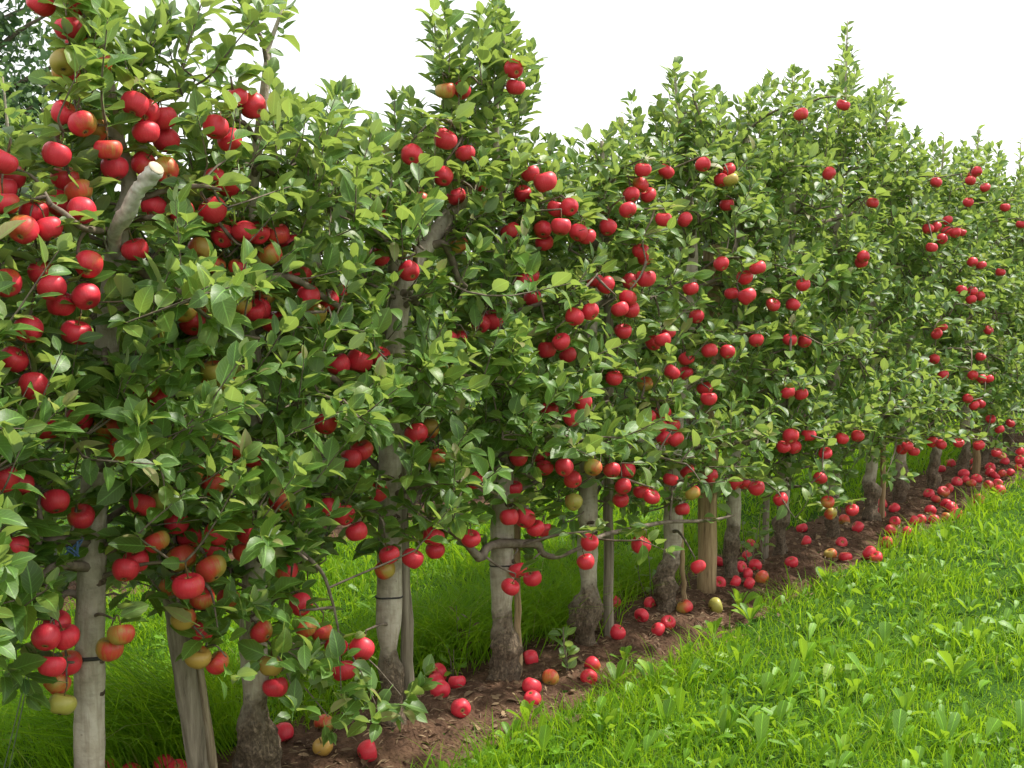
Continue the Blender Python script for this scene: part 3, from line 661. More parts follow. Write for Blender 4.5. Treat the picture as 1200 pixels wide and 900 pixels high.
TREES = range(-2, 18)
tree_of = {}
tree_leaves_total = 0
lo_proto = {}
def quat_from(d, nrm):
    d = unit(d); X = unit(np.cross(d, nrm)); Z = np.cross(X, d)
    return Matrix(((X[0], d[0], Z[0]), (X[1], d[1], Z[1]), (X[2], d[2], Z[2])))

# spheres that must stay clear because the photograph shows bark there
def clear_line(P, r, reach=0.6, prob=0.92, step=0.02):
    for a, b in zip(P, P[1:]):
        n = max(1, int(np.linalg.norm(b-a)/step))
        for k in range(n+1): CLEAR.append((a+(b-a)*k/n, r, reach, prob))
def pxline(pts, off):
    off = np.broadcast_to(off, (len(pts),)); return np.array([at_y(x, y, -o_) for (x, y), o_ in zip(pts, off)])
clear_line(pxline([(132, 280), (158, 236), (181, 198)], [0.09, .21, .30]), 0.028, 0.6, 1.0)
clear_line(pxline([(153, 222), (143, 180), (134, 145)], 0), 0.020, 0.5, 0.92)
clear_line(pxline([(296, 250), (303, 150), (308, 105)], 0), 0.012, 0.6, 0.85)
clear_line(pxline([(470, 345), (490, 302), (515, 268), (546, 220)], 0), 0.022, 0.6, 0.9)
clear_line(pxline([(456, 400), (466, 350)], 0), 0.03, 0.6, 0.7)
clear_line(pxline([(505, 283), (530, 305), (546, 336)], 0.05), 0.012, 0.5, 0.8)
clear_line(pxline([(545, 640), (562, 653), (572, 642), (628, 638), (640, 650), (680, 640)], 0.08), 0.03, 0.6, 0.95)
clear_line(pxline([(103, 1000), (104, 690)], 0), 0.06, 0.9, 1.0)
clear_line(pxline([(304, 934), (299, 820)], 0), 0.05, 0.9, 1.0)
clear_line(pxline([(235, 900), (215, 740)], 0), 0.05, 0.9, 0.9)
clear_line(pxline([(460, 790), (456, 690)], 0), 0.05, 0.9, 1.0)
clear_line(pxline([(592, 800), (588, 650)], 0), 0.09, 0.9, 0.97)
clear_line(pxline([(588, 640), (588, 550)], 0), 0.03, 0.6, 0.75)
clear_line(pxline([(690, 757), (688, 665)], 0), 0.09, 0.9, 1.0)
clear_line(pxline([(712, 757), (712, 640)], 0), 0.05, 0.9, 0.95)
clear_line(pxline([(712, 400), (712, 350)], 0), 0.02, 0.5, 0.8)
clear_line(pxline([(690, 600), (690, 560)], 0), 0.03, 0.5, 0.7)
clear_line(pxline([(785, 715), (788, 620)], 0), 0.09, 0.9, 1.0)
clear_line(pxline([(828, 705), (828, 620)], 0), 0.07, 0.9, 0.9)
clear_line(pxline([(803, 480), (800, 450)], 0), 0.03, 0.5, 0.8)
clear_line(pxline([(834, 330), (834, 292)], 0), 0.03, 0.5, 0.8)
clear_line(pxline([(812, 320), (812, 290)], 0), 0.03, 0.5, 0.8)
clear_line(pxline([(860, 690), (862, 605)], 0), 0.08, 0.9, 0.9)
clear_line(pxline([(922, 660), (924, 590)], 0), 0.07, 0.9, 0.85)
for i in (9, 10, 11, 12): clear_line(np.array([[i*SP, 0, 0.05], [i*SP, 0, 0.34]]), 0.06, 0.9, 0.9)
for (a, b) in (((500, 690), (560, 690)), ((640, 700), (650, 670)), ((740, 680), (750, 660)), ((410, 690), (430, 700))):
    clear_line(pxline([a, b], 0.0), 0.10, 0.9, 0.9)
CP = np.array([c[0] for c in CLEAR]); CR = np.array([c[1] for c in CLEAR]); CQ = np.array([c[2] for c in CLEAR]); CPB = np.array([c[3] for c in CLEAR])

class FixedRand:
    def rand(s, n): return np.full(n, 0.5)
FIX = FixedRand()
def keep_mask(Pm, L, rs):
    keep = np.ones(len(Pm), bool)
    for s in range(0, len(Pm), 400):
        p = Pm[s:s+400]
        v = unit(CAM-CP)                                   # towards the alley viewer
        w = p[:, None, :]-CP[None]; al = np.einsum('ijk,jk->ij', w, v)
        perp = np.linalg.norm(w-al[..., None]*v[None], axis=2)
        hit = (al > -0.02) & (al < CQ[None]) & (perp < CR[None]+(0.012 if L is not None else -0.004))
        inside = np.linalg.norm(w, axis=2) < CR[None]*0.92
        kill = (hit & (rs.rand(len(p))[:, None] < CPB[None])).any(1) | inside.any(1)
        keep[s:s+400] = ~kill
    return keep

def scar(parent, P, r, out, seed, org):
    r0 = RS(seed); g = Geo()
    Q = np.array([P, P+out*r*0.22, P+out*r*0.40, P+out*r*0.30]); V, T = tube(Q, [r*1.15, r*1.0, r*0.72, r*0.4], 10, bump=0.16, rs=r0)
    V = P+(V-P)*np.array([1, 1, r0.uniform(0.45, 0.9)]); g.add(V, T)
    link('pruning_scar', g.mesh('pruning_scar', M['scar'], org), parent)

def build_tree(i, full=True, seed=None, org=None):
    r0 = RS(500+i if seed is None else seed)
    P, R = stem_of(i)
    P[0, 2] = gh(P[0, 0], P[0, 1])-0.05
    org = np.array([P[0, 0], 0.0, gh(P[0, 0], 0.0)])
    if i == -1: lab = 'leafy apple tree whose branches reach in past the two thin guy wires'
    elif i == -2: lab = 'apple tree at the end of the row, beyond the guy wires'
    elif i == 0: lab = 'apple tree with sawn-off pale limb and smooth grey banded trunk'
    elif i == 1: lab = 'apple tree with knotted base and bare pale leader beside the split leaning post'
    elif i == 3: lab = 'apple tree with shaggy brown base and crooked bare horizontal limb'
    else: lab = 'apple tree standing %s in the row after the sawn-limb tree' % ORD[i]
    root = link('apple_tree', None, None, org, lab, 'tree', 'apple trees in the front row')
    # trunk
    n = int(len(P)*5); Q = catmull(P, n); RR = catmull(np.stack([R, R, R], 1), n)[:, 0]
    g = Geo(); RR = np.maximum(RR, 0.0012)
    RR = RR*(1-(0.28 if i > 1 else 0.18 if i == 1 else 0)*sstep(P[0, 2]+0.42, P[0, 2]+0.26, Q[:, 2]))
    V, T = tube(Q, RR, 20, bump=0.0)
    zz = V[:, 2]
    graft = P[0, 2]+0.34 if i != 0 else -1
    k = sstep(graft+0.10, graft-0.20, zz) if i != 0 else np.zeros(len(V))
    ctr = np.vstack([np.repeat(Q, 20, 0), Q[0], Q[-1]]); nrm = V-ctr
    lump = np.zeros(len(V))
    for q in range(14):
        wv = r0.randn(3)*np.array([42, 42, 26])*(1 if q < 7 else 2.4); lump += (0.11 if q < 7 else 0.05)*np.sin(V@wv+r0.uniform(0, 6.28))
    an = np.arctan2(nrm[:, 1], nrm[:, 0]); lump += 0.16*np.abs(np.sin(an*2.5+i))*sstep(P[0, 2]+0.22, P[0, 2]+0.02, zz)
    knob = r0.uniform(-2.8, 0.4); zk = graft-0.09; lump += 0.55*np.exp(-((zz-zk)/0.035)**2)*np.exp(-((np.mod(an-knob+math.pi, 2*math.pi)-math.pi)/0.7)**2)
    V = ctr+nrm*(1+(lump*k+0.022*np.sin(zz*40+i)+0.018*r0.randn(len(V)))[:, None])
    g.add(V, T, k)
    tr = link('trunk', g.mesh('trunk', M['bark'], org, attr=True), root)
    for q in range(3 if i < 8 else 1):
        z = r0.uniform(0.4, 0.95); j = int(np.argmin(abs(Q[:, 2]-z))); a = r0.uniform(-2.6, -0.6)
        out = np.array([math.cos(a), math.sin(a), 0]); scar(tr, Q[j]+out*RR[j]*0.85, RR[j]*0.42, out, 70+i*5+q, org)
    # limbs: list of (points, radii, material)
    limbs = []
    zb = zbot.get(i, 0.34); zt = ztop.get(i, 2.04+0.1*math.sin(i*1.7))
    def stem_at(z):
        zc = np.interp(z, np.maximum.accumulate(Q[:, 2])+np.arange(len(Q))*1e-6, np.arange(len(Q))); a = int(zc); return Q[min(a, len(Q)-1)]
    def stem_r(z): return float(np.interp(z, np.maximum.accumulate(Q[:, 2])+np.arange(len(Q))*1e-6, RR))
    nl = 15
    for k in range(nl):
        z = zb+(zt-zb)*(k+r0.uniform(0.1, 0.7))/nl*0.92+0.05
        az = k*2.4+r0.uniform(-.5, .5); f = (z-zb)/(zt-zb)
        ln = (0.50-0.30*f)*r0.uniform(0.75, 1.1)
        s = stem_at(z); d = np.array([math.cos(az)*0.95, math.sin(az), 0])
        e = r0.uniform(-0.05, 0.30)
        pts = catmull([s, s+d*ln*0.35+[0, 0, ln*(0.10+e*0.3)], s+d*ln*0.7+[0, 0, ln*(0.14+e*0.7)]+r0.randn(3)*0.015, s+d*ln+[0, 0, ln*(0.06+e)]], 9)
        limbs.append((pts, np.linspace(min(0.011, stem_r(z)*0.6), 0.0035, 9), 'limb'))
    for (ti, px, rr, off, mt) in LIMBPX:
        if ti != i: continue
        pts = pxline(px, off); zc = FPX/proj(pts[0])[2]
        if mt == 'pale' and i == 0: pts[0] = stem_at(pts[0][2])
        elif i not in (3, 4) and len(px) > 2 and px[0][0] > 405 or i < 2: pts[0] = stem_at(pts[0][2]) if np.linalg.norm(stem_at(pts[0][2])-pts[0]) < 0.2 else pts[0]
        m = 5*len(px); limbs.append((catmull(pts, m), catmull(np.array([rr]*3).T, m)[:, 0]/zc, mt))
    tips = {}
    for cidx, mem in clusters.items():
        if apples[mem[0]]['tree'] != i: continue
        tp = [apples[m]['tip'] for m in mem]; c = np.mean(tp, 0)
        allp = np.concatenate([l[0] for l in limbs]+[Q]); dd = np.linalg.norm(allp-c, axis=1); s = allp[int(np.argmin(dd))]
        if dd.min() > 0.16: 
            z = np.clip(c[2]-0.05, 0.4, Q[-1, 2]-0.1); s2 = stem_at(z)
            if np.linalg.norm(s2-c) < dd.min()*1.8: s = s2
        L = np.linalg.norm(c-s)
        mid = (s+c)/2+np.array([0, 0, 0.10*L])+r0.randn(3)*0.01
        pts = catmull([s, mid, c+[0, 0, 0.012]], 8)
        limbs.append((pts, np.linspace(min(0.004+0.012*L, 0.009), 0.0026, 8), 'limb'))
        tips[len(limbs)-1] = tp
    # shoots
    shoots = []
    LP = np.concatenate([l[0] for l in limbs]); LI = np.concatenate([np.full(len(l[0]), k) for k, l in enumerate(limbs)])
    ns = 225 if i < 9 else 180
    hyf = lambda z: 0.15+0.25*np.clip((zt-z)/(zt-zb), 0, 1)
    cx = P[0, 0]
    for k in range(ns):
        z = r0.uniform(zb, zt); hy = hyf(z)
        y = -hy+2*hy*r0.beta(0.75, 1.1); x = cx+r0.uniform(-0.33, 0.33)
        if i == -1: x = cx+r0.uniform(-0.35, 0.42)
        if r0.rand() < 0.66:
            lp = limbs[r0.randint(nl)][0]; p = lp[r0.randint(3, len(lp))]+r0.randn(3)*np.array([.075, .075, .06]); x, y, z = p
            if z < zb-0.05 or z > zt+0.1: continue
        elif (z-zb)/(zt-zb) > 0.6: x = cx+(x-cx)*0.72
        b = np.array([x, y, z]); out = np.array([(x-cx)*0.9, y*1.7, 0.0])
        up = r0.uniform(0.2, 0.8)+0.7*max(0, (z-zt+0.5))
        d = unit(out+np.array([0, 0, up])+r0.randn(3)*0.25); ln = r0.uniform(0.10, 0.24)
        shoots.append((b, d, ln))
    for k in range(8 if i > 0 else (12 if i == 0 else 5)):                              # upright tops
        b = np.array([cx+r0.uniform(-0.28, 0.28), r0.uniform(-0.14, 0.14), zt-r0.uniform(0.02, 0.2)])
        shoots.append((b, unit(np.array([r0.uniform(-.25, .25), r0.uniform(-.2, .2), 1.0])), r0.uniform(0.16, 0.34)))
    if i == 0:
        for k in range(24):
            q = stem_at(r0.uniform(0.85, 1.62)); b = q+np.array([r0.uniform(-.12, .16), -r0.uniform(0.06, 0.30), 0])
            shoots.append((b, unit(np.array([r0.uniform(-.6, .6), -0.5, r0.uniform(-.1, .7)])), r0.uniform(0.08, 0.16)))
    spray = []
    for (x0, y0, x1, y1) in SPRAY.get(i, []):
        o_ = r0.uniform(-0.10, 0.12); pa, pb = at_y(x0, y0, o_), at_y(x1, y1, o_+r0.uniform(-.04, .04)); spray.append((pa, unit(pb-pa), np.linalg.norm(pb-pa)))
    extra = []
    if i in (1, 2):
        for l in limbs:
            if l[0][-1][2] > 2.25: extra.append((l[0][len(l[0])//3], l[0][-1]-l[0][len(l[0])//3], True))
    LFP, LFD, LFN, LFL = [], [], [], []
    LFS = []; sid = [0]
    def leaf(p, d, nrm, L): LFS.append(sid[0]); LFP.append(p); LFD.append(d); LFN.append(nrm); LFL.append(L)
    def leafy(P0, d, ln, step=0.0175, a0=0.0):
        m = max(3, int(ln/step)); side = unit(np.cross(d, [0.3, 0.2, 1.0])); s2 = np.cross(d, side); a = r0.uniform(0, 6.28)
        for q in range(m):
            t = (q+0.5)/m; p = P0+d*ln*t+np.array([0, 0, -0.03*t*t*ln]); a += 2.4
            rad = math.cos(a)*side+math.sin(a)*s2
            dl = unit(rad*1.0+d*(0.45+0.9*t)+np.array([0, 0, 0.10])+r0.randn(3)*0.18)
            nn = unit(np.array([0, -0.30, 0.95])+d*0.35-rad*0.35+r0.randn(3)*0.33)
            leaf(p+dl*0.015, dl, nn, r0.uniform(0.046, 0.084)*(1.10 if i < 4 else 1.0)*(1-0.30*max(0, t-0.7)/0.3))
        for q in range(3):
            leaf(P0+d*ln, unit(d+r0.randn(3)*0.4), unit(r0.randn(3)*0.5+[0, -0.4, 0.6]), r0.uniform(0.035, 0.06))
    twig = {k: [] for k in range(len(limbs))}
    for (b, d, ln) in shoots:
        sid[0] += 1
        px_, py_, _z = proj(b+d*ln*0.7)
        if px_ < 62 and py_ < 168: continue
        dd = np.linalg.norm(LP-b, axis=1); j = int(np.argmin(dd)); s = LP[j]
        mid = (s+b)/2+r0.randn(3)*0.01
        pts = catmull([s, mid, b, b+d*ln*0.5, b+d*ln], 7)
        if r0.rand() < 0.72 and not keep_mask(np.concatenate([pts, (pts[1:]+pts[:-1])/2]), None, FIX).all(): continue
        twig[LI[j]].append((pts, np.linspace(0.0040, 0.0013, 7), sid[0]))
        leafy(b, d, ln)
        L0 = np.linalg.norm(b-s)
        if L0 > 0.08: leafy(s+(b-s)*0.3, unit(b-s), L0*0.6, 0.04)
    sid[0] = 0
    for (b, d, ln) in spray:
        j = int(np.argmin(np.linalg.norm(LP-b, axis=1))); s = LP[j]
        e = b+d*ln; pts = catmull([s, (s+b)/2+r0.randn(3)*0.01, b, b+d*ln*0.5+r0.randn(3)*0.012, e], 9)
        twig[LI[j]].append((pts, np.linspace(0.0045, 0.0012, 9), 0)); leafy(b, d, ln, 0.0135)
    for (b, dv, _) in extra: leafy(b, unit(dv), np.linalg.norm(dv), 0.018)
    # leader leaves
    j0 = int(np.argmin(abs(Q[:, 2]-(zt-0.15))))
    if i in (1,): j0 = int(np.argmin(abs(Q[:, 2]-2.18)))
    for a, b in zip(Q[j0:-1:2], Q[j0+2::2]):
        if np.linalg.norm(b-a) > 1e-3: leafy(a, unit(b-a), np.linalg.norm(b-a), 0.016)
    for q in range(7): leaf(Q[-1]-np.array([0, 0, 0.012*q]), unit(np.array([math.cos(q*2.4), math.sin(q*2.4), 0.9])), unit(r0.randn(3)*0.3+[0, -.3, .8]), r0.uniform(0.035, 0.06))
    # leaf rosettes at the fruit spurs and along limbs
    for k, tp in tips.items():
        end = limbs[k][0][-1]
        for p in tp:
            pts = catmull([end, (end+p)/2+[0, 0, 0.006], p], 4); twig[k].append((pts, np.linspace(0.0028, 0.0022, 4), 0))
            for q in range(5):
                a = r0.uniform(0, 6.28); dl = unit([math.cos(a), math.sin(a)*0.9, r0.uniform(-0.1, 0.8)])
                leaf(p+np.array([0, 0, 0.008])+dl*0.02, dl, unit([0, -.3, 1]+r0.randn(3)*0.3), r0.uniform(0.05, 0.085))
    for k, (pts, rr, mt) in enumerate(limbs):
        if mt == 'pale': continue
        for p in pts[3::2]:
            if p[2] < zb-0.25: continue
            a = r0.uniform(0, 6.28)
            for q in range(3):
                a += 2.1; dl = unit([math.cos(a), math.sin(a), r0.uniform(-0.1, 0.7)])
                leaf(p+dl*0.015, dl, unit([0, -.3, 1]+r0.randn(3)*0.35), r0.uniform(0.045, 0.085))
    if i == 1:                                              # low leafy sprays by the knotted base
        for (x, y, n_) in ((400, 815, 6), (440, 825, 6), (350, 828, 4), (365, 790, 6), (470, 815, 5), (265, 770, 4), (385, 840, 5), (345, 755, 5), (430, 790, 4), (255, 735, 4), (375, 715, 5), (330, 715, 5)):
            c = at_y(x, y, -0.22)
            sid[0] = 1000+x
            for q in range(n_): leafy(c+r0.randn(3)*0.03, unit(r0.randn(3)*0.6+[0, -.2, .5]), 0.09, 0.02)
            dd = np.linalg.norm(LP-c, axis=1); j = int(np.argmin(dd)); twig[LI[j]].append((catmull([LP[j], (LP[j]+c)/2+[0, 0, .02], c], 6), np.linspace(.004, .002, 6), sid[0]))
    if i == 0:
        for (x, y) in ((35, 770), (60, 800), (20, 745), (75, 770), (30, 720), (10, 790), (150, 700), (175, 690)):
            c = at_y(x, y, -0.02)
            sid[0] = 1000+x
            for q in range(2): leafy(c+r0.randn(3)*0.03, unit(r0.randn(3)*0.6+[0, -.2, -.3]), 0.08, 0.025)
            dd = np.linalg.norm(LP-c, axis=1); j = int(np.argmin(dd)); twig[LI[j]].append((catmull([LP[j], (LP[j]+c)/2+[0, 0, .02], c], 6), np.linspace(.004, .002, 6), sid[0]))
    # leaves
    LFP, LFD, LFN, LFL = map(np.array, (LFP, LFD, LFN, LFL))
    mid = LFP+unit(LFD)*LFL[:, None]*0.5
    km = keep_mask(mid, LFL, r0)
    core = np.hypot(mid[:, 0]-np.interp(mid[:, 2], Q[:, 2], Q[:, 0]), mid[:, 1]) < 0.02
    km &= ~core
    vv = mid-CAM; zq = vv@_fw; xq = 600+FPX*(vv@_rt)/zq; yq = 450-FPX*(vv@_up)/zq
    km &= ~((xq < 58) & (yq < 165) & (r0.rand(len(mid)) < 0.7) & (i < 2))
    LFS = np.array(LFS); dead = set()
    for q in np.unique(LFS):
        if q and km[LFS == q].mean() < 0.42: dead.add(int(q)); km[LFS == q] = False
    LFP, LFD, LFN, LFL, mid = LFP[km], LFD[km], LFN[km], LFL[km], mid[km]
    for k, (pts, rr, mt) in enumerate(limbs):
        g = Geo(); V, T = tube(pts, np.maximum(rr, 0.0015), 10 if mt == 'pale' else (8 if rr[0] > 0.009 else 6), bump=0.085 if mt == 'pale' else 0.05, rs=r0); g.add(V, T)
        for (tp, tr_, sd_) in twig[k]:
            if sd_ in dead: continue
            V, T = tube(tp, tr_, 4, cap=False); g.add(V, T)
        lo = link('limb', g.mesh('limb', M[mt], org), root)
        if mt == 'pale':
            lo['label'] = 'pale sawn limb'
            e = pts[-1]; d = unit(pts[-1]-pts[-3])
            V, T = tube(np.array([e, e+d*0.0025]), [rr[-1]*0.97, rr[-1]*0.9], 12); cg = Geo(); cg.add(V, T)
            link('saw_cut', cg.mesh('saw_cut', M['cutwood'], org), lo)
            for f in (0.55, 0.8):
                j = int(len(pts)*f); scar(lo, pts[j]+unit(np.array([0.5, -1, -.1]))*rr[j]*0.85, rr[j]*0.4, unit(np.array([0.5, -1, -.1])), 5+j, org)
    sel = np.zeros(len(LFP), bool)
    if full:
        v = mid-CAM; z = v@_fw; x = 600+FPX*(v@_rt)/z; y = 450-FPX*(v@_up)/z
        score = -mid[:, 1]*1.0+LFL*4+r0.uniform(0, .12, len(LFL))
        score[(x < 5) | (x > 1195) | (y < 5) | (y > 895)] -= 10
        sel[np.argsort(-score)[:300]] = True
        for p, d, nn, L in zip(LFP[sel], LFD[sel], LFN[sel], LFL[sel]):
            o = bpy.data.objects.new('leaf', LEAFV[r0.randint(len(LEAFV))]); COL.objects.link(o)
            m = quat_from(d, nn).to_4x4(); m = Matrix.Translation(p-org) @ m @ Matrix.Scale(L/0.078, 4)
            o.parent = root; o.matrix_basis = m
    s = ~sel; n = int(s.sum())
    V, T, uv, nv = leaves_geo(LFP[s]-org, LFD[s], LFN[s], LFL[s], LFL[s]*r0.uniform(0.46, 0.66, n), r0.uniform(-.05, .5, n), r0.uniform(0.05, 0.65, n), r0.uniform(-.6, .6, n), low=LOW)
    fo = link('foliage', tri_mesh('foliage', V, T, M['leaf'], tint=np.repeat(leaf_tint(r0, n), nv, 0), uv=uv), root, kind='stuff')
    global tree_leaves_total
    tree_leaves_total += len(LFL)
    return root
for i in TREES: tree_of[i] = build_tree(i, full=(-1 <= i <= 7))

# dark tie bands round three trunks
def band(i, px, py, rpx, t=0.006):
    c = at_y(px, py, 0.0); r = rpx*proj(c)[2]/FPX; a = np.linspace(0, 2*math.pi, 25)
    P = np.stack([c[0]+r*np.cos(a), c[1]+r*np.sin(a), c[2]+0.003*np.sin(a*2)], 1); V, T = tube(P, t*0.5, 6); g = Geo(); g.add(V, T)
    org = np.array(tree_of[i].location); link('tie_band', g.mesh('tie_band', M['band'], org), tree_of[i])
band(0, 104, 768, 19.3, 0.010); band(2, 456, 698, 15.6); band(3, 588.5, 661, 14.5)

# ------------------------------------------------------------------ the row behind (copies share mesh data)
src = [tree_of[k] for k in (4, 6, 7, 8, 9, 10, 11, 12, 13)]
r2 = RS(77)
k = 0
for x in np.arange(-3.0, 15.5, 0.62):
    s = src[k % len(src)]; k += 1
    root = link('apple_tree', None, None, (x+r2.uniform(-.05, .05), ROW2+r2.uniform(-.04, .04), float(gh(x, ROW2))), 'leafy apple tree in the row behind, seen between the front trees', 'tree', 'apple trees in the row behind')
    root.rotation_euler.z = math.pi+r2.uniform(-.3, .3); sc = r2.uniform(0.92, 1.05); root.scale = (sc*1.15, sc, sc)
    for ch in list(s.children):
        if ch.name.split('.')[0] in ('trunk', 'foliage', 'limb'):
            c = ch.copy(); COL.objects.link(c); c.parent = root
            if 'label' in c: del c['label']

# ------------------------------------------------------------------ stakes and posts
def round_stake(base, top, r, mat, label, group=None, seed=1, square=False):
    r0 = RS(seed); b = np.array(base, float); t = np.array(top, float); b[2] = gh(b[0], b[1])-0.06
    n = 14; P = np.array([b+(t-b)*q/(n-1) for q in range(n)]); P[1:-1] += r0.randn(n-2, 3)*0.0025
    g = Geo()
    if square: V, T = tube(P, r*1.15, 8, bump=0.02, rs=r0)
    else: V, T = tube(P, np.linspace(r*1.05, r*0.95, n), 10, bump=0.035, rs=r0)
    if square:
        c = np.vstack([np.repeat(P, 8, 0), P[0], P[-1]]); d = V-c
        ang = np.arctan2(d[:, 1], d[:, 0]); k = np.minimum(1/np.maximum(abs(np.cos(ang-0.3)), 1e-3), 1/np.maximum(abs(np.sin(ang-0.3)), 1e-3))
        V = c+d*np.clip(k, 0, 1.36)[:, None]*0.88
    g.add(V, T); org = np.array([b[0], b[1], gh(b[0], b[1])])
    o = link('wooden_stake' if not square else 'wooden_post', g.mesh('stake', M[mat], org, smooth=not square), None, org, label, 'stake' if not square else 'post', group)
    return o
def pz(px, y, z):                              # point over pixel column px, at row distance y and height z
    lo, hi = -4.0, 30.0
    for _ in range(50):
        m = (lo+hi)/2
        if proj((m, y, z))[0] < px: lo = m
        else: hi = m
    return np.array([lo, y, z])
round_stake(pz(481, -0.015, 0), at_y(459, 262, 0.03), 0.020, 'greywood', 'round grey wooden stake beside the second tree after the sawn-limb tree', 'stakes beside the trees', 1)
round_stake(pz(607, -0.03, 0), at_y(606, 560, 0.03), 0.0125, 'tanwood', 'thin tan stake beside the shaggy-based tree with the crooked limb', 'stakes beside the trees', 2)
round_stake(pz(713, -0.02, 0), at_y(713, 345, 0.02), 0.0205, 'greywood', 'round brown stake beside the fourth tree after the sawn-limb tree', 'stakes beside the trees', 3)
round_stake(pz(828, -0.02, 0), at_y(835, 288, 0.05), 0.040, 'tanwood', 'square tan post between the fifth and sixth trees after the sawn-limb tree', None, 4, True)
round_stake(pz(792, 0.0, 0)+[0.03, -.03, 0], pz(793, -.02, 0.45)+[0.03, 0, 0], 0.011, 'tanwood', 'thin short stake beside the fifth tree after the sawn-limb tree', 'stakes beside the trees', 8)
round_stake((9*SP+0.10, -0.05, 0), (9*SP+0.11, -0.04, 0.95), 0.016, 'tanwood', 'thin tan stake beside the ninth tree after the sawn-limb tree', 'stakes beside the trees', 5)
round_stake((12*SP+0.13, -0.06, 0), (12*SP+0.13, -0.06, 0.75), 0.027, 'tanwood', 'bright tan stake beside the twelfth tree after the sawn-limb tree', 'stakes beside the trees', 6)
round_stake((7*SP-0.10, 0.05, 0), (7*SP-0.08, 0.05, 1.5), 0.017, 'greywood', 'grey stake behind the seventh tree after the sawn-limb tree', 'stakes beside the trees', 9)
# split, leaning post made of two halves
b = pz(247, 0.03, 0.0); t = at_y(196, 600, 0.03)
org = np.array([b[0], b[1], gh(b[0], b[1])])
post = link('split_post', None, None, org, 'split grey wooden post leaning towards the sawn-limb tree', 'post')
ax = unit(t-b); lat = unit(np.cross([0, 1, 0], ax)); dep = np.cross(lat, ax)
for s, (ra, wd, mt) in enumerate(((0.040, -1, 'greywood'), (0.040, 1, 'greytan'))):
    r0 = RS(90+s); g = Geo(); n = 16; V = []; prof = []
    if wd < 0: prof = [(-0.004, -0.036), (-0.030, -0.030), (-0.046, -0.008), (-0.040, 0.022), (-0.020, 0.036), (-0.004, 0.036)]
    else: prof = [(0.003, 0.036), (0.018, 0.034), (0.030, 0.016), (0.033, -0.008), (0.024, -0.028), (0.003, -0.036)]
    L = np.linalg.norm(t-b)
    for q in range(n):
        c = b-ax*0.08+ax*(L+0.08)*q/(n-1)
        for (u, w) in prof:
            u2 = u+0.0020*r0.randn()+(0.004*wd*(1-q/n)); V.append(c+lat*u2*1.0+dep*(w+0.0015*r0.randn()))
    m = len(prof); T = []
    for q in range(n-1):
        for e in range(m):
            a0, a1 = q*m+e, q*m+(e+1) % m; T += [(a0, a1, a1+m), (a0, a1+m, a0+m)]
    top = (n-1)*m
    for e in range(1, m-1): T += [(top, top+e, top+e+1)]
    g.add(np.array(V), np.array(T)); link('post_half', g.mesh('post_half', M[mt], org, smooth=False), post)

# guy wires and the blue twine
def wire(pts, r, name, mat, label, cat, group=None):
    pts = np.array(pts); V, T = tube(pts, r, 5); g = Geo(); g.add(V, T)
    link(name, g.mesh(name, M[mat], pts[0]), None, pts[0], label, cat, group)
for dx in (0, 5):
    a = at_y(66, 640, -0.05); c = at_z(-2+dx*1.4, 930, 0.0); c[2] = gh(c[0], c[1])-0.01
    wire(catmull([c, (a+c)/2+np.array([0, 0, -0.004]), a+np.array([dx*0.0008, 0, 0.0])], 12), 0.0017, 'guy_wire', 'wire', 'thin galvanised guy wire slanting to the ground beside the sawn-limb tree', 'wire', 'guy wires')
a = at_y(87, 643, -0.07); rr = RS(4)
wire(catmull([a+rr.randn(3)*0.012 for _ in range(12)], 60), 0.0022, 'twine_knot', 'twine', 'frayed blue twine knotted on the low limb of the sawn-limb tree', 'twine')

# ------------------------------------------------------------------ fallen fruit
r3 = RS(55); fallen = []
def drop(x, y, r, c, explicit=False):
    for (fx, fy, fr, _) in fallen:
        if math.hypot(fx-x, fy-y) < (fr+r)*0.98: return False
    fallen.append((x, y, r, c)); return True
for (px, py, rp_, c) in FALL:
    p = at_z(px, py, 0.06); z = proj(p)[2]; r = float(np.clip(rp_*z/FPX, 0.032, 0.042)); g0 = float(gh(p[0], p[1]))
    p = at_z(px, py, g0+r)
    x, y = p[0], p[1]
    for _ in range(40):
        if drop(x, y, r, c): break
        x += r3.uniform(-.03, .03); y += r3.uniform(-.03, .03)
trunkx = [(k*SP, 0.0) for k in range(-2, 18)]
tries = 0
while len(fallen) < 96 and tries < 6000:
    tries += 1
    k = r3.rand()
    x = 3.9+r3.beta(1.3, 1.5)*4.6 if k > 0.06 else r3.uniform(-1, 3.5)
    y = r3.normal(-0.10, 0.17)
    if y < -0.44 or y > 0.4 or any(math.hypot(x-a, y-b_) < 0.10 for a, b_ in trunkx): continue
    drop(x, y, r3.uniform(0.032, 0.041), r3.choice(['R', 'O', 'O', 'Y', 'D', 'D', 'D']) if r3.rand() < 0.75 else 'R')
FSINGLE = set(sorted(range(len(fallen)), key=lambda m: -fallen[m][2]/proj((fallen[m][0], fallen[m][1], 0.03))[2])[:60])
for m, (x, y, r, c) in enumerate(fallen):
    q = Vector(r3.randn(3)).normalized().to_track_quat('Z', 'X')
    z = float(gh(x, y))+0.003+r*0.62
    sz = 'large' if r > 0.0385 else 'small' if r < 0.0345 else ''
    pos_ = 'at grass edge' if y < -0.25 else 'behind the trunks' if y > 0.08 else 'on bare soil'
    lab = ('%s fallen %s apple %s %s' % (sz, CWORD[c], pos_, where_on(x).replace('on ', 'by ', 1))).strip()
    if len(lab.split()) > 16: lab = lab.replace(' from sawn-limb tree', '')
    pxr = r*FPX/proj((x, y, z))[2]
    o, _ = make_apple(np.array([x, y, z]), r, c, q, lab, 'fallen apples under the trees', pxr >= 8.5, 3000+m, m in FSINGLE)

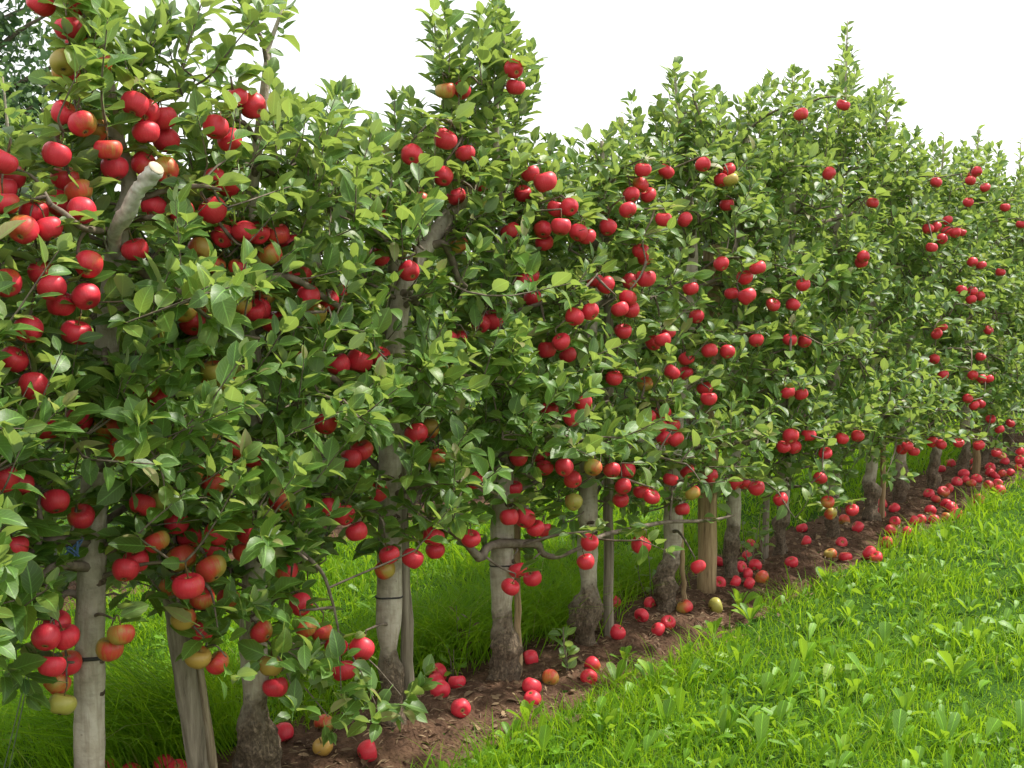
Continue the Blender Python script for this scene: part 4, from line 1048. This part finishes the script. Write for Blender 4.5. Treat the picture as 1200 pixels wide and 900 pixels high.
# the small far fruit, hanging and fallen, too many to pick out
FV, FT, FL, FC, fn = [], [], [], [], 0
for (k, mw, tint) in MERGE:
    me = APL[k]; v = np.zeros(len(me.vertices)*3); me.vertices.foreach_get('co', v); v = v.reshape(-1, 3)
    t = np.zeros(len(me.loops), int); me.loops.foreach_get('vertex_index', t)
    FV.append(v @ mw[:3, :3].T+mw[:3, 3]); FT.append(t.reshape(-1, 3)+fn); FL.append(v); FC.append(np.tile(tint, (len(v), 1))); fn += len(v)
me = tri_mesh('far_apples', np.concatenate(FV), np.concatenate(FT), M['far_apple'], tint=np.concatenate(FC))
at_ = me.attributes.new('fruit_pos', 'FLOAT_VECTOR', 'POINT'); at_.data.foreach_set('vector', np.concatenate(FL).astype(np.float32).ravel())
link('far_apples', me, kind='stuff', label='many small red apples hanging and lying farther along the row', cat='apples')

# ------------------------------------------------------------------ grass, weeds and litter
def blades(X, Y, H, Wd, lean, rs, mat, name, yellow=0.05, org=(0, 0, 0), dirs=None, bright=0.0, z0=None):
    n = len(X); Z = gh(X, Y)-0.006 if z0 is None else z0
    a = rs.uniform(0, 2*math.pi, n) if dirs is None else dirs
    d = np.stack([np.cos(a), np.sin(a), np.zeros(n)], 1); fa = rs.uniform(0, 2*math.pi, n); w = np.stack([np.cos(fa), np.sin(fa), np.zeros(n)], 1)
    B = np.stack([X, Y, Z], 1); V = np.zeros((n, 7, 3)); ts = (0, 0.4, 0.75, 1.0)
    for k, t in enumerate(ts):
        c = B+d*(lean*H*t**1.8)[:, None]; c[:, 2] += H*(t-0.35*np.minimum(lean, 1.2)*t**2.4)
        wd = Wd*(1.0, 0.9, 0.6, 0)[k]
        if k < 3: V[:, 2*k] = c-w*wd[:, None]*0.5; V[:, 2*k+1] = c+w*wd[:, None]*0.5
        else: V[:, 6] = c
    tt = np.array([(0, 1, 3), (0, 3, 2), (2, 3, 5), (2, 5, 4), (4, 5, 6)])
    T = (tt[None]+(np.arange(n)*7)[:, None, None]).reshape(-1, 3)
    tint = np.zeros((n, 3)); tint[:, 0] = np.clip(rs.beta(1.8, 1.8, n)+bright, 0, 1); tint[:, 1] = np.where(rs.rand(n) < yellow, rs.uniform(0.3, 0.9, n), rs.uniform(0, .1, n)); tint[:, 2] = rs.rand(n)
    return tri_mesh(name, V.reshape(-1, 3)-np.asarray(org), T, mat, tint=np.repeat(tint, 7, 0))
def patch(x, y, s=1.0):
    return 0.5+0.5*(np.sin(x*3.1*s+1.3*np.sin(y*2.3*s))*np.sin(y*3.7*s+1.1*np.sin(x*1.9*s)+0.7))
rg = RS(31)
n = 300000
rr = np.exp(rg.uniform(math.log(2.3), math.log(26), n)); aa = YAW+rg.uniform(math.radians(-46), math.radians(36), n)
X = CAM[0]+rr*np.cos(aa); Y = CAM[1]+rr*np.sin(aa)
edge = 0.05*np.sin(X*4.1)+0.035*np.sin(X*9.7+1)+rg.normal(0, 0.025, n)
alley = Y < -0.34+edge
back = (Y > 0.30+edge) & (Y < ROW2-0.36+edge)
beyond = (Y > ROW2+0.36) & (Y < 12)
ok = alley | back | (beyond & (rg.rand(n) < 0.5))
ok &= ~(alley & (rg.rand(n) > 0.50+0.55*patch(X, Y)))
X, Y, rr, back, alley, edge = X[ok], Y[ok], rr[ok], back[ok], alley[ok], edge[ok]; n = len(X)
pt = patch(X, Y, 1.7)
H = rg.uniform(0.030, 0.085, n)*(0.45+1.15*pt)
H = np.where(back, H*1.45, H); rim = alley & (Y > -0.62); H = np.where(rim, H*rg.uniform(1.0, 1.9, n), H)
W = (rg.uniform(0.0020, 0.0045, n)+(rg.rand(n) < 0.12)*0.004)*np.clip(rr/4.5, 0.85, 2.6)
link('grass', blades(X, Y, H, W, rg.uniform(0.15, 1.3, n), rg, M['grass'], 'grass'), kind='stuff', label='short bright green grass growing along both sides of the tree row', cat='grass')

# small broad leaves woven into the turf
def rosette_leaves(cx, cy, rs, nl, L, steep):
    out = []
    for q in range(nl):
        a = q*2.4+rs.uniform(-.4, .4); e = rs.uniform(*steep)
        d = np.array([math.cos(a)*math.cos(e), math.sin(a)*math.cos(e), math.sin(e)])
        nn = np.array([-math.cos(a)*math.sin(e), -math.sin(a)*math.sin(e), math.cos(e)])+rs.randn(3)*0.25
        out.append((np.array([cx, cy, 0])+d*L*0.22, d, nn, L*rs.uniform(0.7, 1.15)))
    return out
LL = []
rw = RS(12); cnt = 0
NW = 12500
rr = np.exp(rw.uniform(math.log(2.6), math.log(18), NW)); aa = YAW+rw.uniform(math.radians(-42), math.radians(32), NW)
WX = CAM[0]+rr*np.cos(aa); WY = CAM[1]+rr*np.sin(aa)
m = ((WY < -0.40) & (rw.rand(NW) < 0.15+1.1*patch(WX+3, WY+1, 0.9)**1.5)) | ((WY > 0.35) & (WY < ROW2-0.4) & (rw.rand(NW) < 0.5))
WX, WY = WX[m], WY[m]
for x, y in zip(WX, WY):
    z = float(gh(x, y)); big = rw.rand() < 0.42
    for (p, d, nn, L) in rosette_leaves(x, y, rw, rw.randint(1, 4), rw.uniform(0.045, 0.10) if big else rw.uniform(0.018, 0.045), (0.15, 1.5)):
        LL.append((p+[0, 0, z+0.01], d, nn, L, rw.uniform(.28, .48) if big else rw.uniform(.4, .8)))
P, D, NN = (np.array([l[q] for l in LL]) for q in range(3)); L = np.array([l[3] for l in LL]); Wr = np.array([l[4] for l in LL]); n = len(L)
V, T, uv, nv = leaves_geo(P, D, NN, L, L*Wr*rw.uniform(.8, 1.2, n), rw.uniform(0, .5, n), rw.uniform(.05, .4, n), rw.uniform(-.5, .5, n), low=LOWO)
link('ground_cover', tri_mesh('ground_cover', V, T, M['weed'], tint=np.repeat(leaf_tint(rw, n, 0.05), nv, 0), uv=uv), kind='stuff', label='low broad-leaved weeds spread through the grass', cat='weeds')

# larger weeds one can pick out
def weed(x, y, nl, L, label, group, seed, steep=(0.75, 1.5), variants=WEEDV, base=0.11):
    r0 = RS(seed); z = float(gh(x, y)); root = link('broadleaf_weed', None, None, (x, y, z), label, 'weed', group)
    for (p, d, nn, Lq) in rosette_leaves(0, 0, r0, nl, L, steep):
        o = bpy.data.objects.new('leaf', variants[r0.randint(len(variants))]); COL.objects.link(o); o.parent = root
        o.matrix_basis = Matrix.Translation(p) @ quat_from(d, nn).to_4x4() @ Matrix.Scale(Lq/base, 4)
    return root
WP = [(655, 880), (700, 845), (905, 720), (930, 735), (870, 790), (960, 770), (1020, 720), (1110, 790), (1075, 770), (1040, 850), (1140, 850), (905, 850), (850, 860), (780, 830), (740, 800),
      (820, 760), (1000, 800), (1165, 760), (1110, 720), (980, 690), (1060, 660), (1130, 640), (1180, 690), (720, 880), (690, 790), (760, 760), (830, 725), (880, 705), (560, 870), (620, 850), (940, 880), (1010, 890), (1100, 880), (1185, 800)]
for q, (px, py) in enumerate(WP):
    p = at_z(px, py, 0.05)
    lab = '%s %s-leaved light green weed standing up out of the alley grass' % ('tall' if (q*7) % 5 > 2 else 'short', NUM[5+q % 4])
    weed(p[0]+0.1*math.sin(q*5), p[1]+0.08*math.cos(q*3), 5+q % 4, 0.062+0.045*((q*7) % 5)/5, lab, 'broad-leaved weeds in the alley grass', 200+q)
# long-bladed tussocks behind the trunks
def tussock(px, py, n, Hm, label, seed, spread=0.13, lean=(0.5, 1.3), dirc=None):
    r0 = RS(seed); p = at_z(px, py, 0.0); x0, y0 = p[0], p[1]
    X = x0+r0.normal(0, spread, n); Y = y0+r0.normal(0, spread*0.7, n); z0 = float(gh(x0, y0))
    dirs = None if dirc is None else dirc+r0.normal(0, 0.7, n)
    me = blades(X, Y, r0.uniform(0.5, 1.0, n)*Hm, r0.uniform(.0030, .0055, n), r0.uniform(*lean, n), r0, M['grass'], 'grass_tussock', 0.04, (x0, y0, z0), dirs, -0.05)
    link('grass_tussock', me, None, (x0, y0, z0), label, 'grass')
tussock(195, 880, 1500, 0.50, 'long-bladed grass tussock drooping between the banded trunk and the split post', 1, 0.15, (0.5, 1.4), math.pi*0.95)
tussock(540, 765, 1100, 0.42, 'long-bladed grass tussock behind the gap before the shaggy-based tree', 2, 0.14)
tussock(645, 735, 900, 0.40, 'long-bladed grass tussock behind the shaggy-based tree and the fourth tree', 3, 0.14)
tussock(735, 690, 800, 0.28, 'long-bladed grass tussock behind the gap past the round brown stake', 4, 0.15)
tussock(410, 790, 900, 0.28, 'long-bladed grass tussock behind the low sprays of the knotted tree', 5, 0.13)

# upright young plants in the soil
def sapling(px, py, h, nleaf, variants, base, Lm, label, seed, name='seedling'):
    r0 = RS(seed); p = at_z(px, py, 0.02); z = float(gh(p[0], p[1])); org = np.array([p[0], p[1], z])
    root = link(name, None, None, org, label, 'plant')
    for s in range(2):
        top = np.array([r0.uniform(-.05, .05), r0.uniform(-.04, .04), h*r0.uniform(.75, 1)])
        P = catmull([(0.01*s, 0, -0.02), top*0.5+r0.randn(3)*0.01, top], 8); V, T = tube(P, np.linspace(.003, .0012, 8), 5); g = Geo(); g.add(V, T)
        link('stem', g.mesh('stem', M['limb']), root)
        for q in range(nleaf//2):
            t = (q+1.5)/(nleaf//2+1); c = P[int(t*7)]; a = q*2.4+s; e = r0.uniform(0.1, 0.9)
            d = np.array([math.cos(a)*math.cos(e), math.sin(a)*math.cos(e), math.sin(e)])
            o = bpy.data.objects.new('leaf', variants[r0.randint(len(variants))]); COL.objects.link(o); o.parent = root
            o.matrix_basis = Matrix.Translation(c+d*0.014) @ quat_from(d, np.array([0, -.3, 1])+r0.randn(3)*.3).to_4x4() @ Matrix.Scale(Lm*r0.uniform(.7, 1.1)/base, 4)
sapling(665, 785, 0.20, 18, LEAFV, 0.078, 0.055, 'leafy green apple sucker in the soil beside the fourth trunk', 1)
sapling(545, 770, 0.24, 14, DWEEDV, 0.05, 0.04, 'dark reddish weed standing in the soil before the shaggy-based tree', 2)
sapling(528, 790, 0.14, 8, WEEDV, 0.11, 0.05, 'small green weed growing among fallen red apples', 3)
sapling(895, 665, 0.34, 22, LEAFV, 0.078, 0.05, 'leafy suckers at the foot of the sixth and seventh trunks', 4)
sapling(878, 668, 0.30, 18, LEAFV, 0.078, 0.05, 'leafy suckers beside the sixth trunk', 5)
sapling(1130, 560, 0.22, 12, LEAFV, 0.078, 0.06, 'small leafy sucker in front of the twelfth trunk', 6)
sapling(760, 700, 0.28, 14, LEAFV, 0.078, 0.045, 'spindly green sucker in the soil between fourth and fifth trunks', 7)

# litter: dry stems, chips and dead leaves over the soil
rl = RS(8); n = 9000
X = rl.uniform(-2, 12, n); Y = np.clip(rl.normal(-0.05, 0.2, n), -0.45, 0.42)
Z = gh(X, Y)+0.010+rl.uniform(0, 0.008, n); a = rl.uniform(0, 6.28, n)
D = np.stack([np.cos(a), np.sin(a), rl.uniform(-.15, .3, n)], 1); NN = np.stack([rl.randn(n)*.4, rl.randn(n)*.4, np.ones(n)], 1)
L = rl.uniform(0.008, 0.05, n); W = np.where(rl.rand(n) < 0.12, L*0.5, np.minimum(L*0.5, 0.005))
V, T, uv, nv = leaves_geo(np.stack([X, Y, Z], 1), D, NN, L, W, rl.uniform(-.1, .4, n), rl.uniform(0, .6, n), low=LOW)
link('soil_litter', tri_mesh('soil_litter', V, T, M['straw'], tint=np.repeat(leaf_tint(rl, n, 0.2), nv, 0), uv=uv), kind='stuff', label='dry stems, chips and dead leaves scattered on the bare soil', cat='litter')

# ------------------------------------------------------------------ big dark tree beyond the rows
def big_tree(px, depth, ztop_, rad, label, seed, zc):
    r0 = RS(seed); d = ray(px, 307); d = d/np.linalg.norm(d[:2]); c = CAM+d*depth; x0, y0 = c[0], c[1]; org = np.array([x0, y0, 0.0])
    root = link('broadleaf_tree', None, None, org, label, 'tree')
    P = catmull([(x0, y0, -0.2), (x0+.1, y0, 1.6), (x0-.1, y0+.1, zc), (x0, y0, ztop_-0.6)], 14); g = Geo(); V, T = tube(P, np.linspace(0.22, 0.03, 14), 10, bump=.04, rs=r0); g.add(V, T, np.ones(len(V)))
    link('trunk', g.mesh('trunk', M['bark'], org, attr=True), root)
    LFP, LFD, LFN = [], [], []
    for k in range(34):
        a = k*2.4; f = r0.uniform(0, 1); z0 = 1.6+(ztop_-2.4)*f; s = P[int(np.argmin(abs(P[:, 2]-z0)))]
        R = rad*(1-0.55*f)*r0.uniform(.7, 1.1); e = s+np.array([math.cos(a)*R, math.sin(a)*R, r0.uniform(.3, 1.1)])
        LPn = catmull([s, (s+e)/2+[0, 0, .15], e], 8); g = Geo(); V, T = tube(LPn, np.linspace(.05, .01, 8), 6); g.add(V, T)
        link('limb', g.mesh('limb', M['limb'], org), root)
        for q in range(15):
            b = LPn[r0.randint(2, 8)]+r0.randn(3)*0.30; nleaf = 24
            o = b+r0.randn(nleaf, 3)*np.array([.17, .17, .13]); LFP.append(o); LFD.append(r0.randn(nleaf, 3)+[0, 0, -.3]); LFN.append(r0.randn(nleaf, 3)*.5+[0, -.2, 1])
    LFP, LFD, LFN = map(np.concatenate, (LFP, LFD, LFN)); n = len(LFP); L = r0.uniform(.08, .15, n)
    V, T, uv, nv = leaves_geo(LFP-org, LFD, LFN, L, L*.5, r0.uniform(0, .3, n), r0.uniform(0, .4, n), low=LOW)
    link('crown', tri_mesh('crown', V, T, M['far_leaf'], tint=np.repeat(leaf_tint(r0, n, .02), nv, 0), uv=uv), root, kind='stuff')
big_tree(-30, 15.0, 6.0, 1.9, 'tall dark green broadleaf tree rising behind the sawn-limb tree', 1, 3.2)
print('LEAVES', tree_leaves_total, 'objects', len(bpy.data.objects), 'apples', len(apples), 'fallen', len(fallen), 'tris', sum(len(m.polygons) for m in bpy.data.meshes))
